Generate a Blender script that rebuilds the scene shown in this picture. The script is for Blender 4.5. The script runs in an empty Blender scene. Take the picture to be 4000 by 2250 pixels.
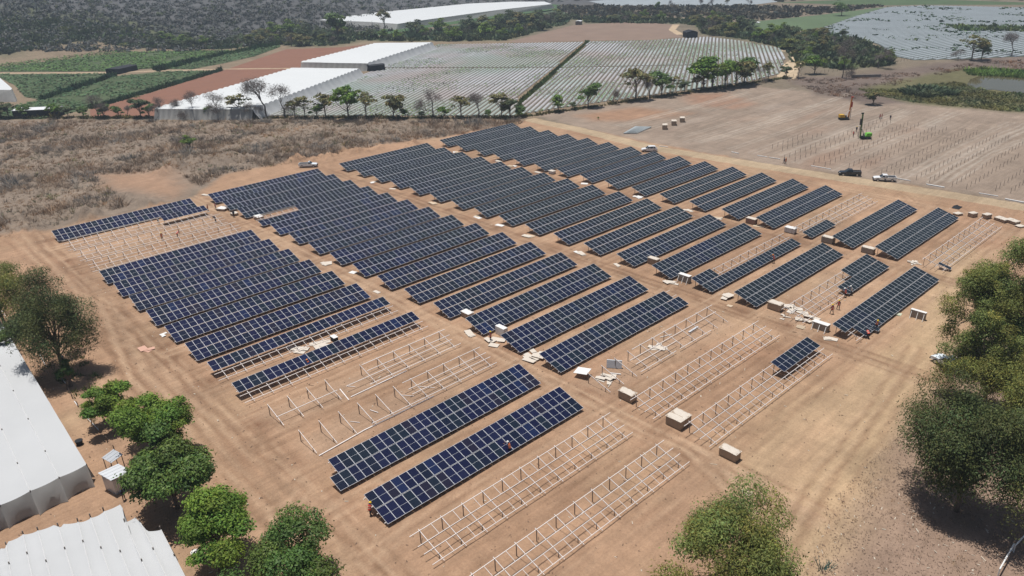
import bpy, bmesh, math, random
import numpy as np
from mathutils import Vector, Matrix, Euler
SC = bpy.context.scene
COL = SC.collection
PI = math.pi
R = math.radians

# ------------------------------------------------------------------ camera
F_PX = 2954.7; CAM_H = 56.72
PIT, ROL, YAW = 0.42683, -0.036789, 0.837639
FW = np.array([math.cos(YAW)*math.cos(PIT), math.sin(YAW)*math.cos(PIT), -math.sin(PIT)])
_r = np.array([math.sin(YAW), -math.cos(YAW), 0.0]); _u = np.cross(_r, FW)
RT = math.cos(ROL)*_r + math.sin(ROL)*_u
UP = -math.sin(ROL)*_r + math.cos(ROL)*_u
CP = np.array([0.0, 0.0, CAM_H])
cam = bpy.data.cameras.new('camera'); camo = bpy.data.objects.new('camera', cam); COL.objects.link(camo)
cam.sensor_width = 36; cam.lens = F_PX/4000*36; cam.clip_start = 1; cam.clip_end = 9000
camo.matrix_world = Matrix(((RT[0], UP[0], -FW[0], 0), (RT[1], UP[1], -FW[1], 0), (RT[2], UP[2], -FW[2], CAM_H), (0, 0, 0, 1)))
SC.camera = camo
# ------------------------------------------------------------------ world and sun
SUN_EL = R(79)
HAZE_D = 0.00026
w = bpy.data.worlds.new('World'); SC.world = w; w.use_nodes = True
nt = w.node_tree; bg = nt.nodes['Background']
sk = nt.nodes.new('ShaderNodeTexSky'); sk.sky_type = 'NISHITA'; sk.sun_disc = False
sk.sun_elevation = SUN_EL; sk.sun_rotation = 0.0; sk.air_density = 1.0; sk.dust_density = 2.0
nt.links.new(sk.outputs[0], bg.inputs[0]); bg.inputs[1].default_value = 0.055
sl = bpy.data.lights.new('sun', 'SUN'); sl.energy = 4.6; sl.angle = R(0.5); sl.color = (1, .965, .91)
so = bpy.data.objects.new('sun', sl); COL.objects.link(so); so.rotation_euler = (SUN_EL-PI/2, 0, 0)
SC.view_settings.view_transform = 'Standard'; SC.view_settings.look = 'None'
SC.view_settings.exposure = 0.0; SC.view_settings.gamma = 1.0
SC.view_settings.use_curve_mapping = False

# ------------------------------------------------------------------ terrain helpers
def snoise(x, y, scale, seed, octv=4):
    rs = np.random.RandomState(seed); o = 0; tot = 0
    for k in range(octv):
        a = 0.5**k; f = 2*PI/scale*2**k
        for j in range(4):
            th = rs.uniform(0, 2*PI); ph = rs.uniform(0, 2*PI)
            o = o + a*np.sin((x*math.cos(th)+y*math.sin(th))*f*rs.uniform(.7, 1.4)+ph)
        tot += a*2
    return o/tot
def sstep(a, b, v):
    t = np.clip((v-a)/(b-a), 0, 1); return t*t*(3-2*t)
def hill_h(x, y):
    # the wooded slope beyond the fields
    line = y - (545 + 0.06*(x-100))
    rise = np.clip(line, 0, None)
    m = 1 - sstep(300, 520, x - 0.10*(y-560))
    return 78*np.tanh(m*(0.14*rise*sstep(0, 80, rise) * (1+0.25*snoise(x, y, 260, 5, 2)))/78)
MOUND = []
def terr(x, y):
    x = np.asarray(x, float); y = np.asarray(y, float)
    h = hill_h(x, y) + 0.03*snoise(x, y, 6, 3, 3)
    for mx, my, mr, mh in MOUND:
        h = h + mh*np.exp(-((x-mx)**2+(y-my)**2)/(mr*mr))*(1+.5*snoise(x, y, 2.5, 8, 2))
    return h
def at(px, py, z=0.0, ter=False):
    """world point seen at overview pixel (2576 wide) on the level z"""
    px *= 1.5528; py *= 1.5528
    d = FW*F_PX + RT*(px-2000) + UP*(1125-py)
    t = (z-CP[2])/d[2]; q = CP+d*t
    if ter:
        for k in range(260):
            tt = t*(0.25+0.75*k/260*1.0)
            p = CP+d*tt
            if p[2] < float(hill_h(p[0], p[1])): q = p; break
    return q
def height(q, dpx):
    return dpx*1.5528*float((np.array(q)-CP)@FW)/(F_PX*0.91)

# ------------------------------------------------------------------ materials
MATS = {}
def mat(name, col, rough=0.8, metal=0.0, var=0.0, vscale=3.0, bump=0.0, bscale=20.0, rand=0.0, spec=0.3, attr=None, trans=0.0):
    if name in MATS: return MATS[name]
    m = bpy.data.materials.new(name); MATS[name] = m; m.use_nodes = True
    n = m.node_tree; P = n.nodes['Principled BSDF']; L = n.links.new
    P.inputs['Roughness'].default_value = rough; P.inputs['Metallic'].default_value = metal
    P.inputs['Specular IOR Level'].default_value = spec
    rgb = n.nodes.new('ShaderNodeRGB'); rgb.outputs[0].default_value = (*col, 1); out = rgb.outputs[0]
    tc = n.nodes.new('ShaderNodeTexCoord')
    def mul(o, valsock, amt):
        # o * (1 + amt*(val-0.5)*2)
        ma = n.nodes.new('ShaderNodeMath'); ma.operation = 'MULTIPLY_ADD'; L(valsock, ma.inputs[0]); ma.inputs[1].default_value = 2*amt; ma.inputs[2].default_value = 1-amt
        vm = n.nodes.new('ShaderNodeVectorMath'); vm.operation = 'SCALE'; L(o, vm.inputs[0]); L(ma.outputs[0], vm.inputs['Scale'])
        return vm.outputs[0]
    if attr:
        at_ = n.nodes.new('ShaderNodeAttribute'); at_.attribute_name = attr
        vm = n.nodes.new('ShaderNodeVectorMath'); vm.operation = 'MULTIPLY'; L(out, vm.inputs[0]); L(at_.outputs['Color'], vm.inputs[1]); out = vm.outputs[0]
    if var:
        nz = n.nodes.new('ShaderNodeTexNoise'); nz.inputs['Scale'].default_value = vscale; nz.inputs['Detail'].default_value = 5
        L(tc.outputs['Object'], nz.inputs['Vector']); out = mul(out, nz.outputs['Fac'], var)
    if rand:
        oi = n.nodes.new('ShaderNodeObjectInfo'); out = mul(out, oi.outputs['Random'], rand)
    L(out, P.inputs['Base Color'])
    if bump:
        nb = n.nodes.new('ShaderNodeTexNoise'); nb.inputs['Scale'].default_value = bscale; nb.inputs['Detail'].default_value = 4
        L(tc.outputs['Object'], nb.inputs['Vector'])
        b = n.nodes.new('ShaderNodeBump'); b.inputs['Strength'].default_value = bump; b.inputs['Distance'].default_value = 0.05
        L(nb.outputs['Fac'], b.inputs['Height']); L(b.outputs[0], P.inputs['Normal'])
    if trans:
        td = n.nodes.new('ShaderNodeBsdfTranslucent'); L(out, td.inputs['Color'])
        mx = n.nodes.new('ShaderNodeMixShader'); mx.inputs[0].default_value = trans
        L(P.outputs[0], mx.inputs[1]); L(td.outputs[0], mx.inputs[2]); L(mx.outputs[0], n.nodes['Material Output'].inputs['Surface'])
    return m

# ------------------------------------------------------------------ mesh helpers
def tagit(o, label=None, cat=None, group=None, kind=None):
    if label: o['label'] = label
    if cat: o['category'] = cat
    if group: o['group'] = group
    if kind: o['kind'] = kind
    return o
def link(name, me, parent=None, loc=None, rot=None, scale=None):
    o = bpy.data.objects.new(name, me); COL.objects.link(o)
    if parent: o.parent = parent
    if loc is not None: o.location = loc
    if rot is not None: o.rotation_euler = rot
    if scale is not None: o.scale = scale if hasattr(scale, '__len__') else (scale,)*3
    return o
def empty(name, loc, rz=0, label=None, cat=None, group=None, scale=None, kind=None):
    o = link(name, None, None, loc, (0, 0, rz), scale); o.empty_display_size = .2
    return tagit(o, label, cat, group, kind)
def copy_tree(o, parent=None):
    c = o.copy(); COL.objects.link(c)
    if parent: c.parent = parent
    for ch in list(o.children): copy_tree(ch, c)
    return c
class MB:
    def __init__(s): s.v = []; s.f = []; s.m = []
    def add(s, vs, fs, mi=0):
        b = len(s.v); s.v += [tuple(map(float, q)) for q in vs]; s.f += [tuple(b+i for i in f) for f in fs]; s.m += [mi]*len(fs); return s
    def box(s, c, d, rot=None, mi=0, taper=1.0):
        x, y, z = d[0]/2, d[1]/2, d[2]/2; vs = []
        for zz, k in ((-z, 1), (z, taper)):
            for sx, sy in ((-1, -1), (1, -1), (1, 1), (-1, 1)):
                q = Vector((sx*x*k, sy*y*k, zz))
                if rot is not None: q = rot @ q
                vs.append((q[0]+c[0], q[1]+c[1], q[2]+c[2]))
        return s.add(vs, [(3, 2, 1, 0), (4, 5, 6, 7), (0, 1, 5, 4), (1, 2, 6, 5), (2, 3, 7, 6), (3, 0, 4, 7)], mi)
    def bar(s, a, b, w, h=None, mi=0):
        a = Vector(a); b = Vector(b); h = h or w; d = b-a; l = d.length
        if l < 1e-6: return s
        z = d.normalized(); up = Vector((0, 0, 1)) if abs(z.z) < .95 else Vector((0, 1, 0))
        x = z.cross(up).normalized(); y = x.cross(z); M = Matrix((x, y, z)).transposed()
        return s.box((a+b)/2, (w, h, l), M, mi)
    def tube(s, pts, rad, n=6, mi=0, cap=True):
        rings = []; P = [Vector(p) for p in pts]
        for i, p in enumerate(P):
            d = (P[min(i+1, len(P)-1)]-P[max(i-1, 0)]).normalized(); up = Vector((0, 0, 1)) if abs(d.z) < .9 else Vector((1, 0, 0))
            x = d.cross(up).normalized(); y = x.cross(d); r = rad[i] if hasattr(rad, '__len__') else rad
            rings.append([p+(x*math.cos(2*PI*k/n)+y*math.sin(2*PI*k/n))*r for k in range(n)])
        vs = [q for rg in rings for q in rg]; fs = []
        for i in range(len(P)-1):
            for k in range(n): fs.append((i*n+k, i*n+(k+1) % n, (i+1)*n+(k+1) % n, (i+1)*n+k))
        if cap: fs.append(tuple(range(n))[::-1]); fs.append(tuple((len(P)-1)*n+k for k in range(n)))
        return s.add(vs, fs, mi)
    def cyl(s, a, b, r, n=12, mi=0): return s.tube([a, b], r, n, mi)
    def sheet(s, poly, z0, z1, mi=0):
        n = len(poly); vs = [(p[0], p[1], z0) for p in poly]+[(p[0], p[1], z1) for p in poly]
        fs = [tuple(range(n))[::-1], tuple(range(n, 2*n))]+[(i, (i+1) % n, n+(i+1) % n, n+i) for i in range(n)]
        return s.add(vs, fs, mi)
    def mesh(s, name, mats, smooth=False):
        me = bpy.data.meshes.new(name); me.from_pydata(s.v, [], s.f)
        for m in (mats if isinstance(mats, (list, tuple)) else [mats]): me.materials.append(m)
        me.polygons.foreach_set('material_index', s.m)
        if smooth: me.polygons.foreach_set('use_smooth', [True]*len(s.f))
        me.update(); return me
def np_mesh(name, V, Q, mats, col=None, mi=None, smooth=False):
    """V (n,3); Q (m,k) faces"""
    me = bpy.data.meshes.new(name); k = Q.shape[1]; m = len(Q)
    me.vertices.add(len(V)); me.vertices.foreach_set('co', np.asarray(V, np.float32).ravel())
    me.loops.add(m*k); me.loops.foreach_set('vertex_index', Q.ravel().astype(np.int32))
    me.polygons.add(m); me.polygons.foreach_set('loop_start', np.arange(0, m*k, k, dtype=np.int32))
    me.polygons.foreach_set('loop_total', np.full(m, k, np.int32))
    for x in (mats if isinstance(mats, (list, tuple)) else [mats]): me.materials.append(x)
    if mi is not None: me.polygons.foreach_set('material_index', mi.astype(np.int32))
    if smooth: me.polygons.foreach_set('use_smooth', np.ones(m, bool))
    me.update(calc_edges=True)
    if col is not None:
        a = me.color_attributes.new('tint', 'FLOAT_COLOR', 'POINT')
        c = np.ones((len(V), 4), np.float32); c[:, :3] = col; a.data.foreach_set('color', c.ravel())
    return me
def cards(C, N, size, rs, aspect=0.6, colr=(0.65, 1.35), hang=0.0):
    """leaf quads (rhombi) at centres C facing N"""
    n = len(C); N = N/np.linalg.norm(N, axis=1, keepdims=True)
    r = rs.normal(size=(n, 3)); r[:, 2] -= hang*2
    T = r - (r*N).sum(1, keepdims=True)*N; T /= np.linalg.norm(T, axis=1, keepdims=True)+1e-9
    B = np.cross(N, T); s = (size*rs.uniform(.6, 1.4, n))[:, None]
    V = np.stack([C-T*s, C+B*s*aspect+N*s*.15, C+T*s, C-B*s*aspect+N*s*.15], 1).reshape(-1, 3)
    Q = np.arange(4*n).reshape(-1, 4)
    g = rs.uniform(colr[0], colr[1], n); hue = rs.uniform(-.12, .18, n)
    col = np.stack([g*(1+hue), g, g*(1-hue*.5)], 1); col = np.repeat(col, 4, 0)
    return V, Q, col
def unit(n, rs):
    v = rs.normal(size=(n, 3)); return v/np.linalg.norm(v, axis=1, keepdims=True)

# =================================================================== GROUND
P_ = lambda *pts: np.array([at(x, y)[:2] for x, y in pts])
def poly_mask(X, Y, poly, soft):
    inside = np.zeros(X.shape, bool); dmin = np.full(X.shape, 1e9); n = len(poly)
    for i in range(n):
        x1, y1 = poly[i]; x2, y2 = poly[(i+1) % n]
        c = ((y1 > Y) != (y2 > Y)); 
        with np.errstate(divide='ignore', invalid='ignore'):
            xi = (x2-x1)*(Y-y1)/(y2-y1+1e-12)+x1
        inside ^= c & (X < xi)
        dx, dy = x2-x1, y2-y1; t = np.clip(((X-x1)*dx+(Y-y1)*dy)/(dx*dx+dy*dy+1e-9), 0, 1)
        dmin = np.minimum(dmin, np.hypot(X-x1-t*dx, Y-y1-t*dy))
    sd = np.where(inside, dmin, -dmin)
    return sstep(-soft, soft, sd)
def line_dist(X, Y, pts):
    d = np.full(X.shape, 1e9)
    for (x1, y1), (x2, y2) in zip(pts[:-1], pts[1:]):
        dx, dy = x2-x1, y2-y1; t = np.clip(((X-x1)*dx+(Y-y1)*dy)/(dx*dx+dy*dy+1e-9), 0, 1)
        d = np.minimum(d, np.hypot(X-x1-t*dx, Y-y1-t*dy))
    return d
def axis(lo, a, b, hi, step):
    core = np.arange(a, b, step); up = [b]; s = step
    while up[-1] < hi: s *= 1.035 if s < 3 else 1.06; s = min(s, 60); up.append(up[-1]+s)
    dn = [a]; s = step
    while dn[-1] > lo: s *= 1.06; s = min(s, 60); dn.append(dn[-1]-s)
    return np.array(dn[:0:-1]+list(core)+up)

# earth heaps pushed up along the edge of the cleared yard
rs = np.random.RandomState(4)
for (px, py, n, sp) in ((560, 400, 26, 90), (760, 395, 22, 80), (900, 380, 18, 70), (430, 425, 14, 40), (60, 572, 8, 40), (200, 545, 10, 60), (330, 505, 8, 60), (700, 350, 14, 100), (1000, 365, 10, 50)):
    for _ in range(n):
        q = at(px+rs.uniform(-sp, sp), py+rs.uniform(-16, 16)); MOUND.append((q[0], q[1], rs.uniform(1.2, 3.2), rs.uniform(.25, .9)))

gx = axis(-400, -5, 182, 2600, 0.55); gx = np.r_[gx[gx < 182], np.arange(182, 268, .8), axis(-400, -5, 268, 2600, 2.0)[-1:0:-1][::-1]]; gx = np.unique(gx[(gx < 268) | (gx >= 268.5)]); gx = gx[np.r_[True, np.diff(gx) > .3]]; gy = axis(-200, 5, 200, 2600, 0.55)
X, Y = np.meshgrid(gx, gy, indexing='xy')
jx = X+1.2*snoise(X, Y, 14, 21); jy = Y+1.2*snoise(X, Y, 14, 22)
Z = terr(X, Y)
colr = np.zeros(X.shape+(3,)); colr[:] = (.19, .155, .115)
_hm = sstep(480, 545, Y)[..., None]; colr[:] = colr*(1-_hm)+np.array((.105, .105, .108))*_hm
def paint(mask, c):
    m = mask[..., None] if mask.ndim == 2 else mask
    colr[:] = colr*(1-m)+np.array(c)*m
# dry scrub left
paint(poly_mask(jx, jy, P_((-300, 302), (1330, 302), (1300, 325), (1100, 350), (850, 405), (500, 480), (480, 500), (130, 580), (0, 610), (-300, 640)), 3), (.235, .185, .145))
# farm belt behind
paint(poly_mask(jx, jy, P_((-200, 120), (700, 100), (1300, 100), (2000, 118), (1960, 200), (1320, 300), (-200, 300)), 2), (.235, .18, .125))
for pl_ in (((0, 152), (0, 112), (250, 98), (560, 100), (700, 90), (700, 108), (560, 124), (235, 121), (100, 139)), ((640, 100), (760, 66), (880, 78), (930, 96), (860, 114), (740, 118)), ((905, 100), (1000, 84), (1200, 66), (1300, 50), (1440, 44), (1420, 62), (1330, 86), (1270, 102), (1100, 104), (930, 104)), ((1430, 46), (1600, 44), (1760, 50), (1800, 72), (1720, 60), (1480, 58)), ((1740, 44), (1830, 60), (1900, 82), (2030, 84), (2100, 92), (2160, 100), (2250, 140), (2240, 165), (2120, 175), (2020, 165), (1960, 118), (1860, 98), (1770, 86))):
    paint(poly_mask(jx, jy, P_(*pl_), 4), (.105, .115, .065))
# lower right litter ground
paint(poly_mask(jx, jy, P_((2330, 905), (2576, 905), (2900, 1100), (2900, 1700), (1800, 1600), (1990, 1300), (2100, 1230), (2240, 1100), (2330, 960)), 3), (.285, .20, .15))
# graded field right
paint(poly_mask(jx, jy, P_((1345, 290), (1900, 215), (2100, 240), (2330, 265), (2900, 300), (2900, 560), (2576, 510), (2200, 452), (1950, 415), (1640, 365)), 2), (.285, .222, .175))
paint(poly_mask(jx, jy, P_((1450, 290), (1600, 270), (1760, 285), (1600, 305), (1500, 305)), 5)*.7, (.33, .185, .11))
paint(poly_mask(jx, jy, P_((1720, 235), (1830, 235), (1900, 262), (1850, 275), (1740, 262)), 5)*.65, (.34, .185, .12))
# burnt verge and bank
paint(poly_mask(jx, jy, P_((1970, 195), (2150, 190), (2500, 140), (2900, 150), (2900, 250), (2600, 245), (2330, 262), (2190, 262), (2060, 240)), 4), (.165, .128, .108))
paint(poly_mask(jx, jy, P_((2060, 222), (2180, 222), (2240, 255), (2180, 262)), 4)*.7, (.13, .10, .085))
# marsh
paint(poly_mask(jx, jy, P_((2180, 218), (2420, 170), (2900, 190), (2900, 290), (2576, 285), (2430, 272), (2300, 262), (2220, 240)), 4), (.135, .125, .065))
# cleared yard
yard = P_((-60, 600), (130, 578), (490, 498), (560, 440), (780, 395), (960, 365), (1110, 345), (1340, 298), (1700, 372), (1960, 420), (2300, 470), (2576, 515), (2800, 545), (2700, 800), (2380, 870), (2290, 1050), (2080, 1290), (1950, 1500), (1400, 1700), (300, 1900), (-300, 1500), (-300, 700))
paint(poly_mask(jx, jy, yard, 1.6), (.365, .232, .150))
paint(poly_mask(jx, jy, P_((245, 440), (420, 428), (470, 470), (430, 500), (330, 480), (260, 470)), 5), (.335, .215, .145))
paint((np.clip(snoise(X, Y, 45, 71, 4)-.1, 0, 1)*.6)*poly_mask(X, Y, yard, 2), (.40, .30, .19))
paint((np.clip(snoise(X, Y, 30, 72, 4)-.15, 0, 1)*.7)*poly_mask(X, Y, yard, 2), (.30, .175, .11))
# track verge lighter beige
paint(np.exp(-(line_dist(jx, jy, P_((1990, 1420), (2080, 1250), (2180, 1090), (2290, 950), (2330, 880), (2420, 640)))/4.2)**2)*.85, (.44, .315, .195))
paint(np.exp(-(line_dist(jx, jy, P_((1880, 1180), (1980, 1060), (2120, 990), (2220, 930)))/4.5)**2)*.6, (.42, .305, .19))
paint(np.exp(-(line_dist(jx, jy, P_((240, 760), (330, 960), (560, 1180), (780, 1400), (900, 1600)))/3.0)**2)*.45, (.40, .265, .17))
# greyer patches under rails
for bx, ks in ((32, (1, 2, 3, 12, 13)), (67.4, (15,)), (141, (14, 17)), (105, (16,))):
    for k in ks:
        yy = 183.4-8.44*k
        paint(poly_mask(jx, jy, np.array([(bx, yy-.3), (bx+31, yy-.3), (bx+31, yy+5), (bx, yy+5)]), 1.4)*.45, (.36, .255, .18))
# dark damp spoil at row ends
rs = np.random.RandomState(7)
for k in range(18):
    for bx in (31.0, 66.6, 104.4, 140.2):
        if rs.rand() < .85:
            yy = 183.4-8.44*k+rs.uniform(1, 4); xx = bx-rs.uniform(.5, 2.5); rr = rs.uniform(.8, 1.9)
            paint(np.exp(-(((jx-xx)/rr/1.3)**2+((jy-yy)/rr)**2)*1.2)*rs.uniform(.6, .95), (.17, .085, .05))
# wheel tracks
tr = np.random.RandomState(9)
def tracks(pts, n=3, spread=1.2, gain=.35, cs=((.46, .32, .215), (.22, .13, .08))):
    for i in range(n):
        off = tr.uniform(-spread, spread); c = cs[0] if tr.rand() < .5 else cs[1]
        P = np.array(pts, float); d = np.gradient(P, axis=0); nn = np.stack([-d[:, 1], d[:, 0]], 1); nn /= np.linalg.norm(nn, axis=1, keepdims=True)+1e-9
        P = P+nn*off+tr.uniform(-.5, .5, P.shape)
        for g in (-.8, .8):
            q = P+nn*g; i0, i1 = np.searchsorted(gx, [q[:, 0].min()-2, q[:, 0].max()+2]); j0, j1 = np.searchsorted(gy, [q[:, 1].min()-2, q[:, 1].max()+2])
            if i1-i0 < 2 or j1-j0 < 2: continue
            W_ = (slice(j0, j1), slice(i0, i1)); m_ = np.exp(-(line_dist(jx[W_]*.3+X[W_]*.7, jy[W_]*.3+Y[W_]*.7, q)/.30)**2)[..., None]*gain*1.35
            colr[W_] = colr[W_]*(1-m_)+np.array(c)*m_
ax = lambda x: [(x, y) for y in np.linspace(195, 25, 9)]
for x in (29.0, 65.2, 102.3, 138.4): tracks(ax(x), 6, 1.6)
tracks(ax(25), 4, 2.5); tracks(ax(176), 4, 2)
tracks(P_((240, 760), (330, 960), (560, 1180), (780, 1400), (900, 1600)), 6, 3, .4)
tracks(P_((1990, 1420), (2080, 1250), (2180, 1090), (2290, 950), (2330, 880)), 4, 3, .25)
tracks(P_((1720, 1130), (1850, 1250), (1880, 1400), (1850, 1550)), 4, 3, .3)
tracks(P_((600, 1100), (900, 1000), (1200, 870)), 3, 1, .3)
for k in range(18):
    y = 183.4-8.44*k-1.9
    for bx in (32, 67, 105, 141): tracks([(bx-3, y), (bx+10, y+.3), (bx+22, y-.2), (bx+34, y)], 2, .5, .28)
for y in np.linspace(60, 165, 30):
    if tr.rand() < .9: tracks([(190+tr.uniform(0, 10), y), (235, y+tr.uniform(-2, 2)), (275+tr.uniform(-10, 20), y+tr.uniform(-4, 4))], 2, 1.4, .4, ((.40, .345, .29), (.205, .16, .125)))
for _ in range(26):
    a_ = tr.uniform(0, 1); x_, y_ = tr.uniform(190, 262), tr.uniform(60, 165); paint(np.exp(-(((jx-x_)/tr.uniform(4, 14))**2+((jy-y_)/tr.uniform(1.5, 4))**2))*tr.uniform(.15, .45), (.30, .19, .135) if a_ < .25 else (.25, .185, .145) if a_ < .7 else (.40, .34, .29))
for i_ in range(46):      # turning circles of the machines
    cx_, cy_ = tr.uniform(22, 180), tr.uniform(35, 185)
    if tr.rand() < .5: cx_ = tr.choice([27, 65, 102.5, 138.5, 176])+tr.uniform(-2, 2)
    r_ = tr.uniform(3, 9); a0 = tr.uniform(0, 6.28); tracks([(cx_+r_*math.cos(a0+t), cy_+r_*math.sin(a0+t)) for t in np.linspace(0, tr.uniform(1, 2.6), 9)], 1, .2, .3)
V = np.stack([X.ravel(), Y.ravel(), Z.ravel()], 1); nx, ny = len(gx), len(gy)
i = np.arange(nx*ny).reshape(ny, nx); Q = np.stack([i[:-1, :-1], i[:-1, 1:], i[1:, 1:], i[1:, :-1]], -1).reshape(-1, 4)

def ground_mat(name):
    m = bpy.data.materials.new(name); m.use_nodes = True; n = m.node_tree; L = n.links.new; P = n.nodes['Principled BSDF']
    P.inputs['Roughness'].default_value = .95; P.inputs['Specular IOR Level'].default_value = .1
    A = n.nodes.new('ShaderNodeAttribute'); A.attribute_name = 'tint'; out = A.outputs['Color']
    g = n.nodes.new('ShaderNodeNewGeometry')
    def nz(scale, det, sx=1, sy=1, rough=.6):
        mp = n.nodes.new('ShaderNodeMapping'); mp.inputs['Scale'].default_value = (sx, sy, 1); L(g.outputs['Position'], mp.inputs[0])
        t = n.nodes.new('ShaderNodeTexNoise'); t.inputs['Scale'].default_value = scale; t.inputs['Detail'].default_value = det; t.inputs['Roughness'].default_value = rough
        L(mp.outputs[0], t.inputs['Vector']); return t.outputs['Fac']
    def mul(o, f, lo, hi, a=.3, b=.7):
        r = n.nodes.new('ShaderNodeMapRange'); r.inputs[1].default_value = a; r.inputs[2].default_value = b; r.inputs[3].default_value = lo; r.inputs[4].default_value = hi; L(f, r.inputs[0])
        v = n.nodes.new('ShaderNodeVectorMath'); v.operation = 'SCALE'; L(o, v.inputs[0]); L(r.outputs[0], v.inputs['Scale']); return v.outputs[0]
    out = mul(out, nz(.05, 4), .86, 1.12)
    out = mul(out, nz(.35, 6), .88, 1.1)
    out = mul(out, nz(1.0, 5, .12, 1.3), .88, 1.09)
    out = mul(out, nz(.9, 5, 1.2, .15), .93, 1.06)
    out = mul(out, nz(3.5, 6, rough=.75), .80, 1.15)
    out = mul(out, nz(.12, 7, rough=.7), .88, 1.10)
    # dry straw and pebbles scattered
    mx = n.nodes.new('ShaderNodeMix'); mx.data_type = 'RGBA'
    r = n.nodes.new('ShaderNodeMapRange'); r.inputs[1].default_value = .60; r.inputs[2].default_value = .72; L(nz(6, 4, rough=.8), r.inputs[0])
    sc = n.nodes.new('ShaderNodeMath'); sc.operation = 'MULTIPLY'; sc.inputs[1].default_value = .5; L(r.outputs[0], sc.inputs[0])
    L(sc.outputs[0], mx.inputs[0]); L(out, mx.inputs[6]); mx.inputs[7].default_value = (.46, .38, .27, 1); out = mx.outputs[2]
    mx2 = n.nodes.new('ShaderNodeMix'); mx2.data_type = 'RGBA'
    r = n.nodes.new('ShaderNodeMapRange'); r.inputs[1].default_value = .62; r.inputs[2].default_value = .74; L(nz(1.7, 5, rough=.75), r.inputs[0])
    sc = n.nodes.new('ShaderNodeMath'); sc.operation = 'MULTIPLY'; sc.inputs[1].default_value = .4; L(r.outputs[0], sc.inputs[0])
    L(sc.outputs[0], mx2.inputs[0]); L(out, mx2.inputs[6]); mx2.inputs[7].default_value = (.2, .125, .08, 1); out = mx2.outputs[2]
    L(out, P.inputs['Base Color'])
    b = n.nodes.new('ShaderNodeBump'); b.inputs['Strength'].default_value = .9; b.inputs['Distance'].default_value = .18
    L(nz(1.6, 8, rough=.65), b.inputs['Height']); L(b.outputs[0], P.inputs['Normal'])
    return m
GM = ground_mat('dry_earth')
go = link('ground', np_mesh('ground', V, Q, GM, colr.reshape(-1, 3), smooth=True)); tagit(go, kind='structure')
go['label'] = 'dry tan earth of the cleared yard and land around it'

# ---- strips and sheets lying on the ground
def strip(name, pts, wid, m, z=.05, tint=None, jit=.4, step=1.5, label=None):
    P = np.array(pts, float); seg = np.r_[0, np.cumsum(np.hypot(*np.diff(P, axis=0).T))]
    s = np.arange(0, seg[-1], step); cx = np.interp(s, seg, P[:, 0]); cy = np.interp(s, seg, P[:, 1])
    d = np.stack([np.gradient(cx), np.gradient(cy)], 1); d /= np.linalg.norm(d, axis=1, keepdims=True); nn = np.stack([-d[:, 1], d[:, 0]], 1)
    rs = np.random.RandomState(len(name)); k = 7; V = []
    for j in range(k):
        off = (j/(k-1)-.5)*wid
        if j in (0, k-1): off = off+rs.uniform(-jit, jit, len(s))
        V.append(np.stack([cx+nn[:, 0]*off, cy+nn[:, 1]*off, np.zeros(len(s))], 1))
    V = np.stack(V, 1); V[..., 2] = terr(V[..., 0], V[..., 1])+z-np.array([.12, 0, 0, 0, 0, 0, .12])
    i = np.arange(len(s)*k).reshape(len(s), k); Q = np.stack([i[:-1, :-1], i[1:, :-1], i[1:, 1:], i[:-1, 1:]], -1).reshape(-1, 4)
    col = np.ones((len(s)*k, 3))*np.array(tint) if tint is not None else None
    o = link(name, np_mesh(name, V.reshape(-1, 3), Q, m, col, smooth=True)); tagit(o, label, kind='structure'); return o
strip('dirt_road', P_((1330, 300), (1450, 325), (1640, 372), (1960, 424), (2200, 462), (2400, 492), (2576, 522), (2760, 548)), 6.5, GM, .06, (.40, .305, .205), label='beige dirt road between the panel field and the graded field')
strip('dirt_road', P_((1965, 125), (2010, 130), (2012, 150), (1990, 165), (1975, 200)), 9, GM, .08, (.52, .41, .28), label='pale dirt track curving round the end of the striped field')
strip('farm_track', P_((0, 184), (280, 183), (400, 178), (560, 174), (760, 172)), 4, GM, .08, (.42, .32, .22), label='pale farm track crossing the green crop fields')
strip('farm_track', P_((1700, 62), (1690, 75), (1712, 88)), 6, GM, .08, (.5, .38, .26), label='pale track dropping to the black shade shed')

def field(name, poly, m, z=.06, tint=None, label=None, sub=6):
    """polygon sheet triangulated, following flat land"""
    bm = bmesh.new(); vs = [bm.verts.new((p[0], p[1], z)) for p in poly]; bm.faces.new(vs)
    bmesh.ops.recalc_face_normals(bm, faces=bm.faces)
    if bm.faces[:][0].normal.z < 0: bmesh.ops.reverse_faces(bm, faces=bm.faces)
    me = bpy.data.meshes.new(name); bm.to_mesh(me); bm.free(); me.materials.append(m)
    if tint is not None:
        a = me.color_attributes.new('tint', 'FLOAT_COLOR', 'POINT')
        for q in a.data: q.color = (*tint, 1)
    o = link(name, me); tagit(o, label, kind='structure'); return o
def clip_seg(poly, p, d):
    """intervals of the line p+t*d inside polygon"""
    ts = []; n = len(poly)
    for i in range(n):
        a = poly[i]; b = poly[(i+1) % n]; e = b-a; den = d[0]*e[1]-d[1]*e[0]
        if abs(den) < 1e-9: continue
        t = ((a[0]-p[0])*e[1]-(a[1]-p[1])*e[0])/den; s = ((a[0]-p[0])*d[1]-(a[1]-p[1])*d[0])/den
        if 0 <= s < 1: ts.append(t)
    ts.sort(); return [(ts[i], ts[i+1]) for i in range(0, len(ts)-1, 2)]
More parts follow.
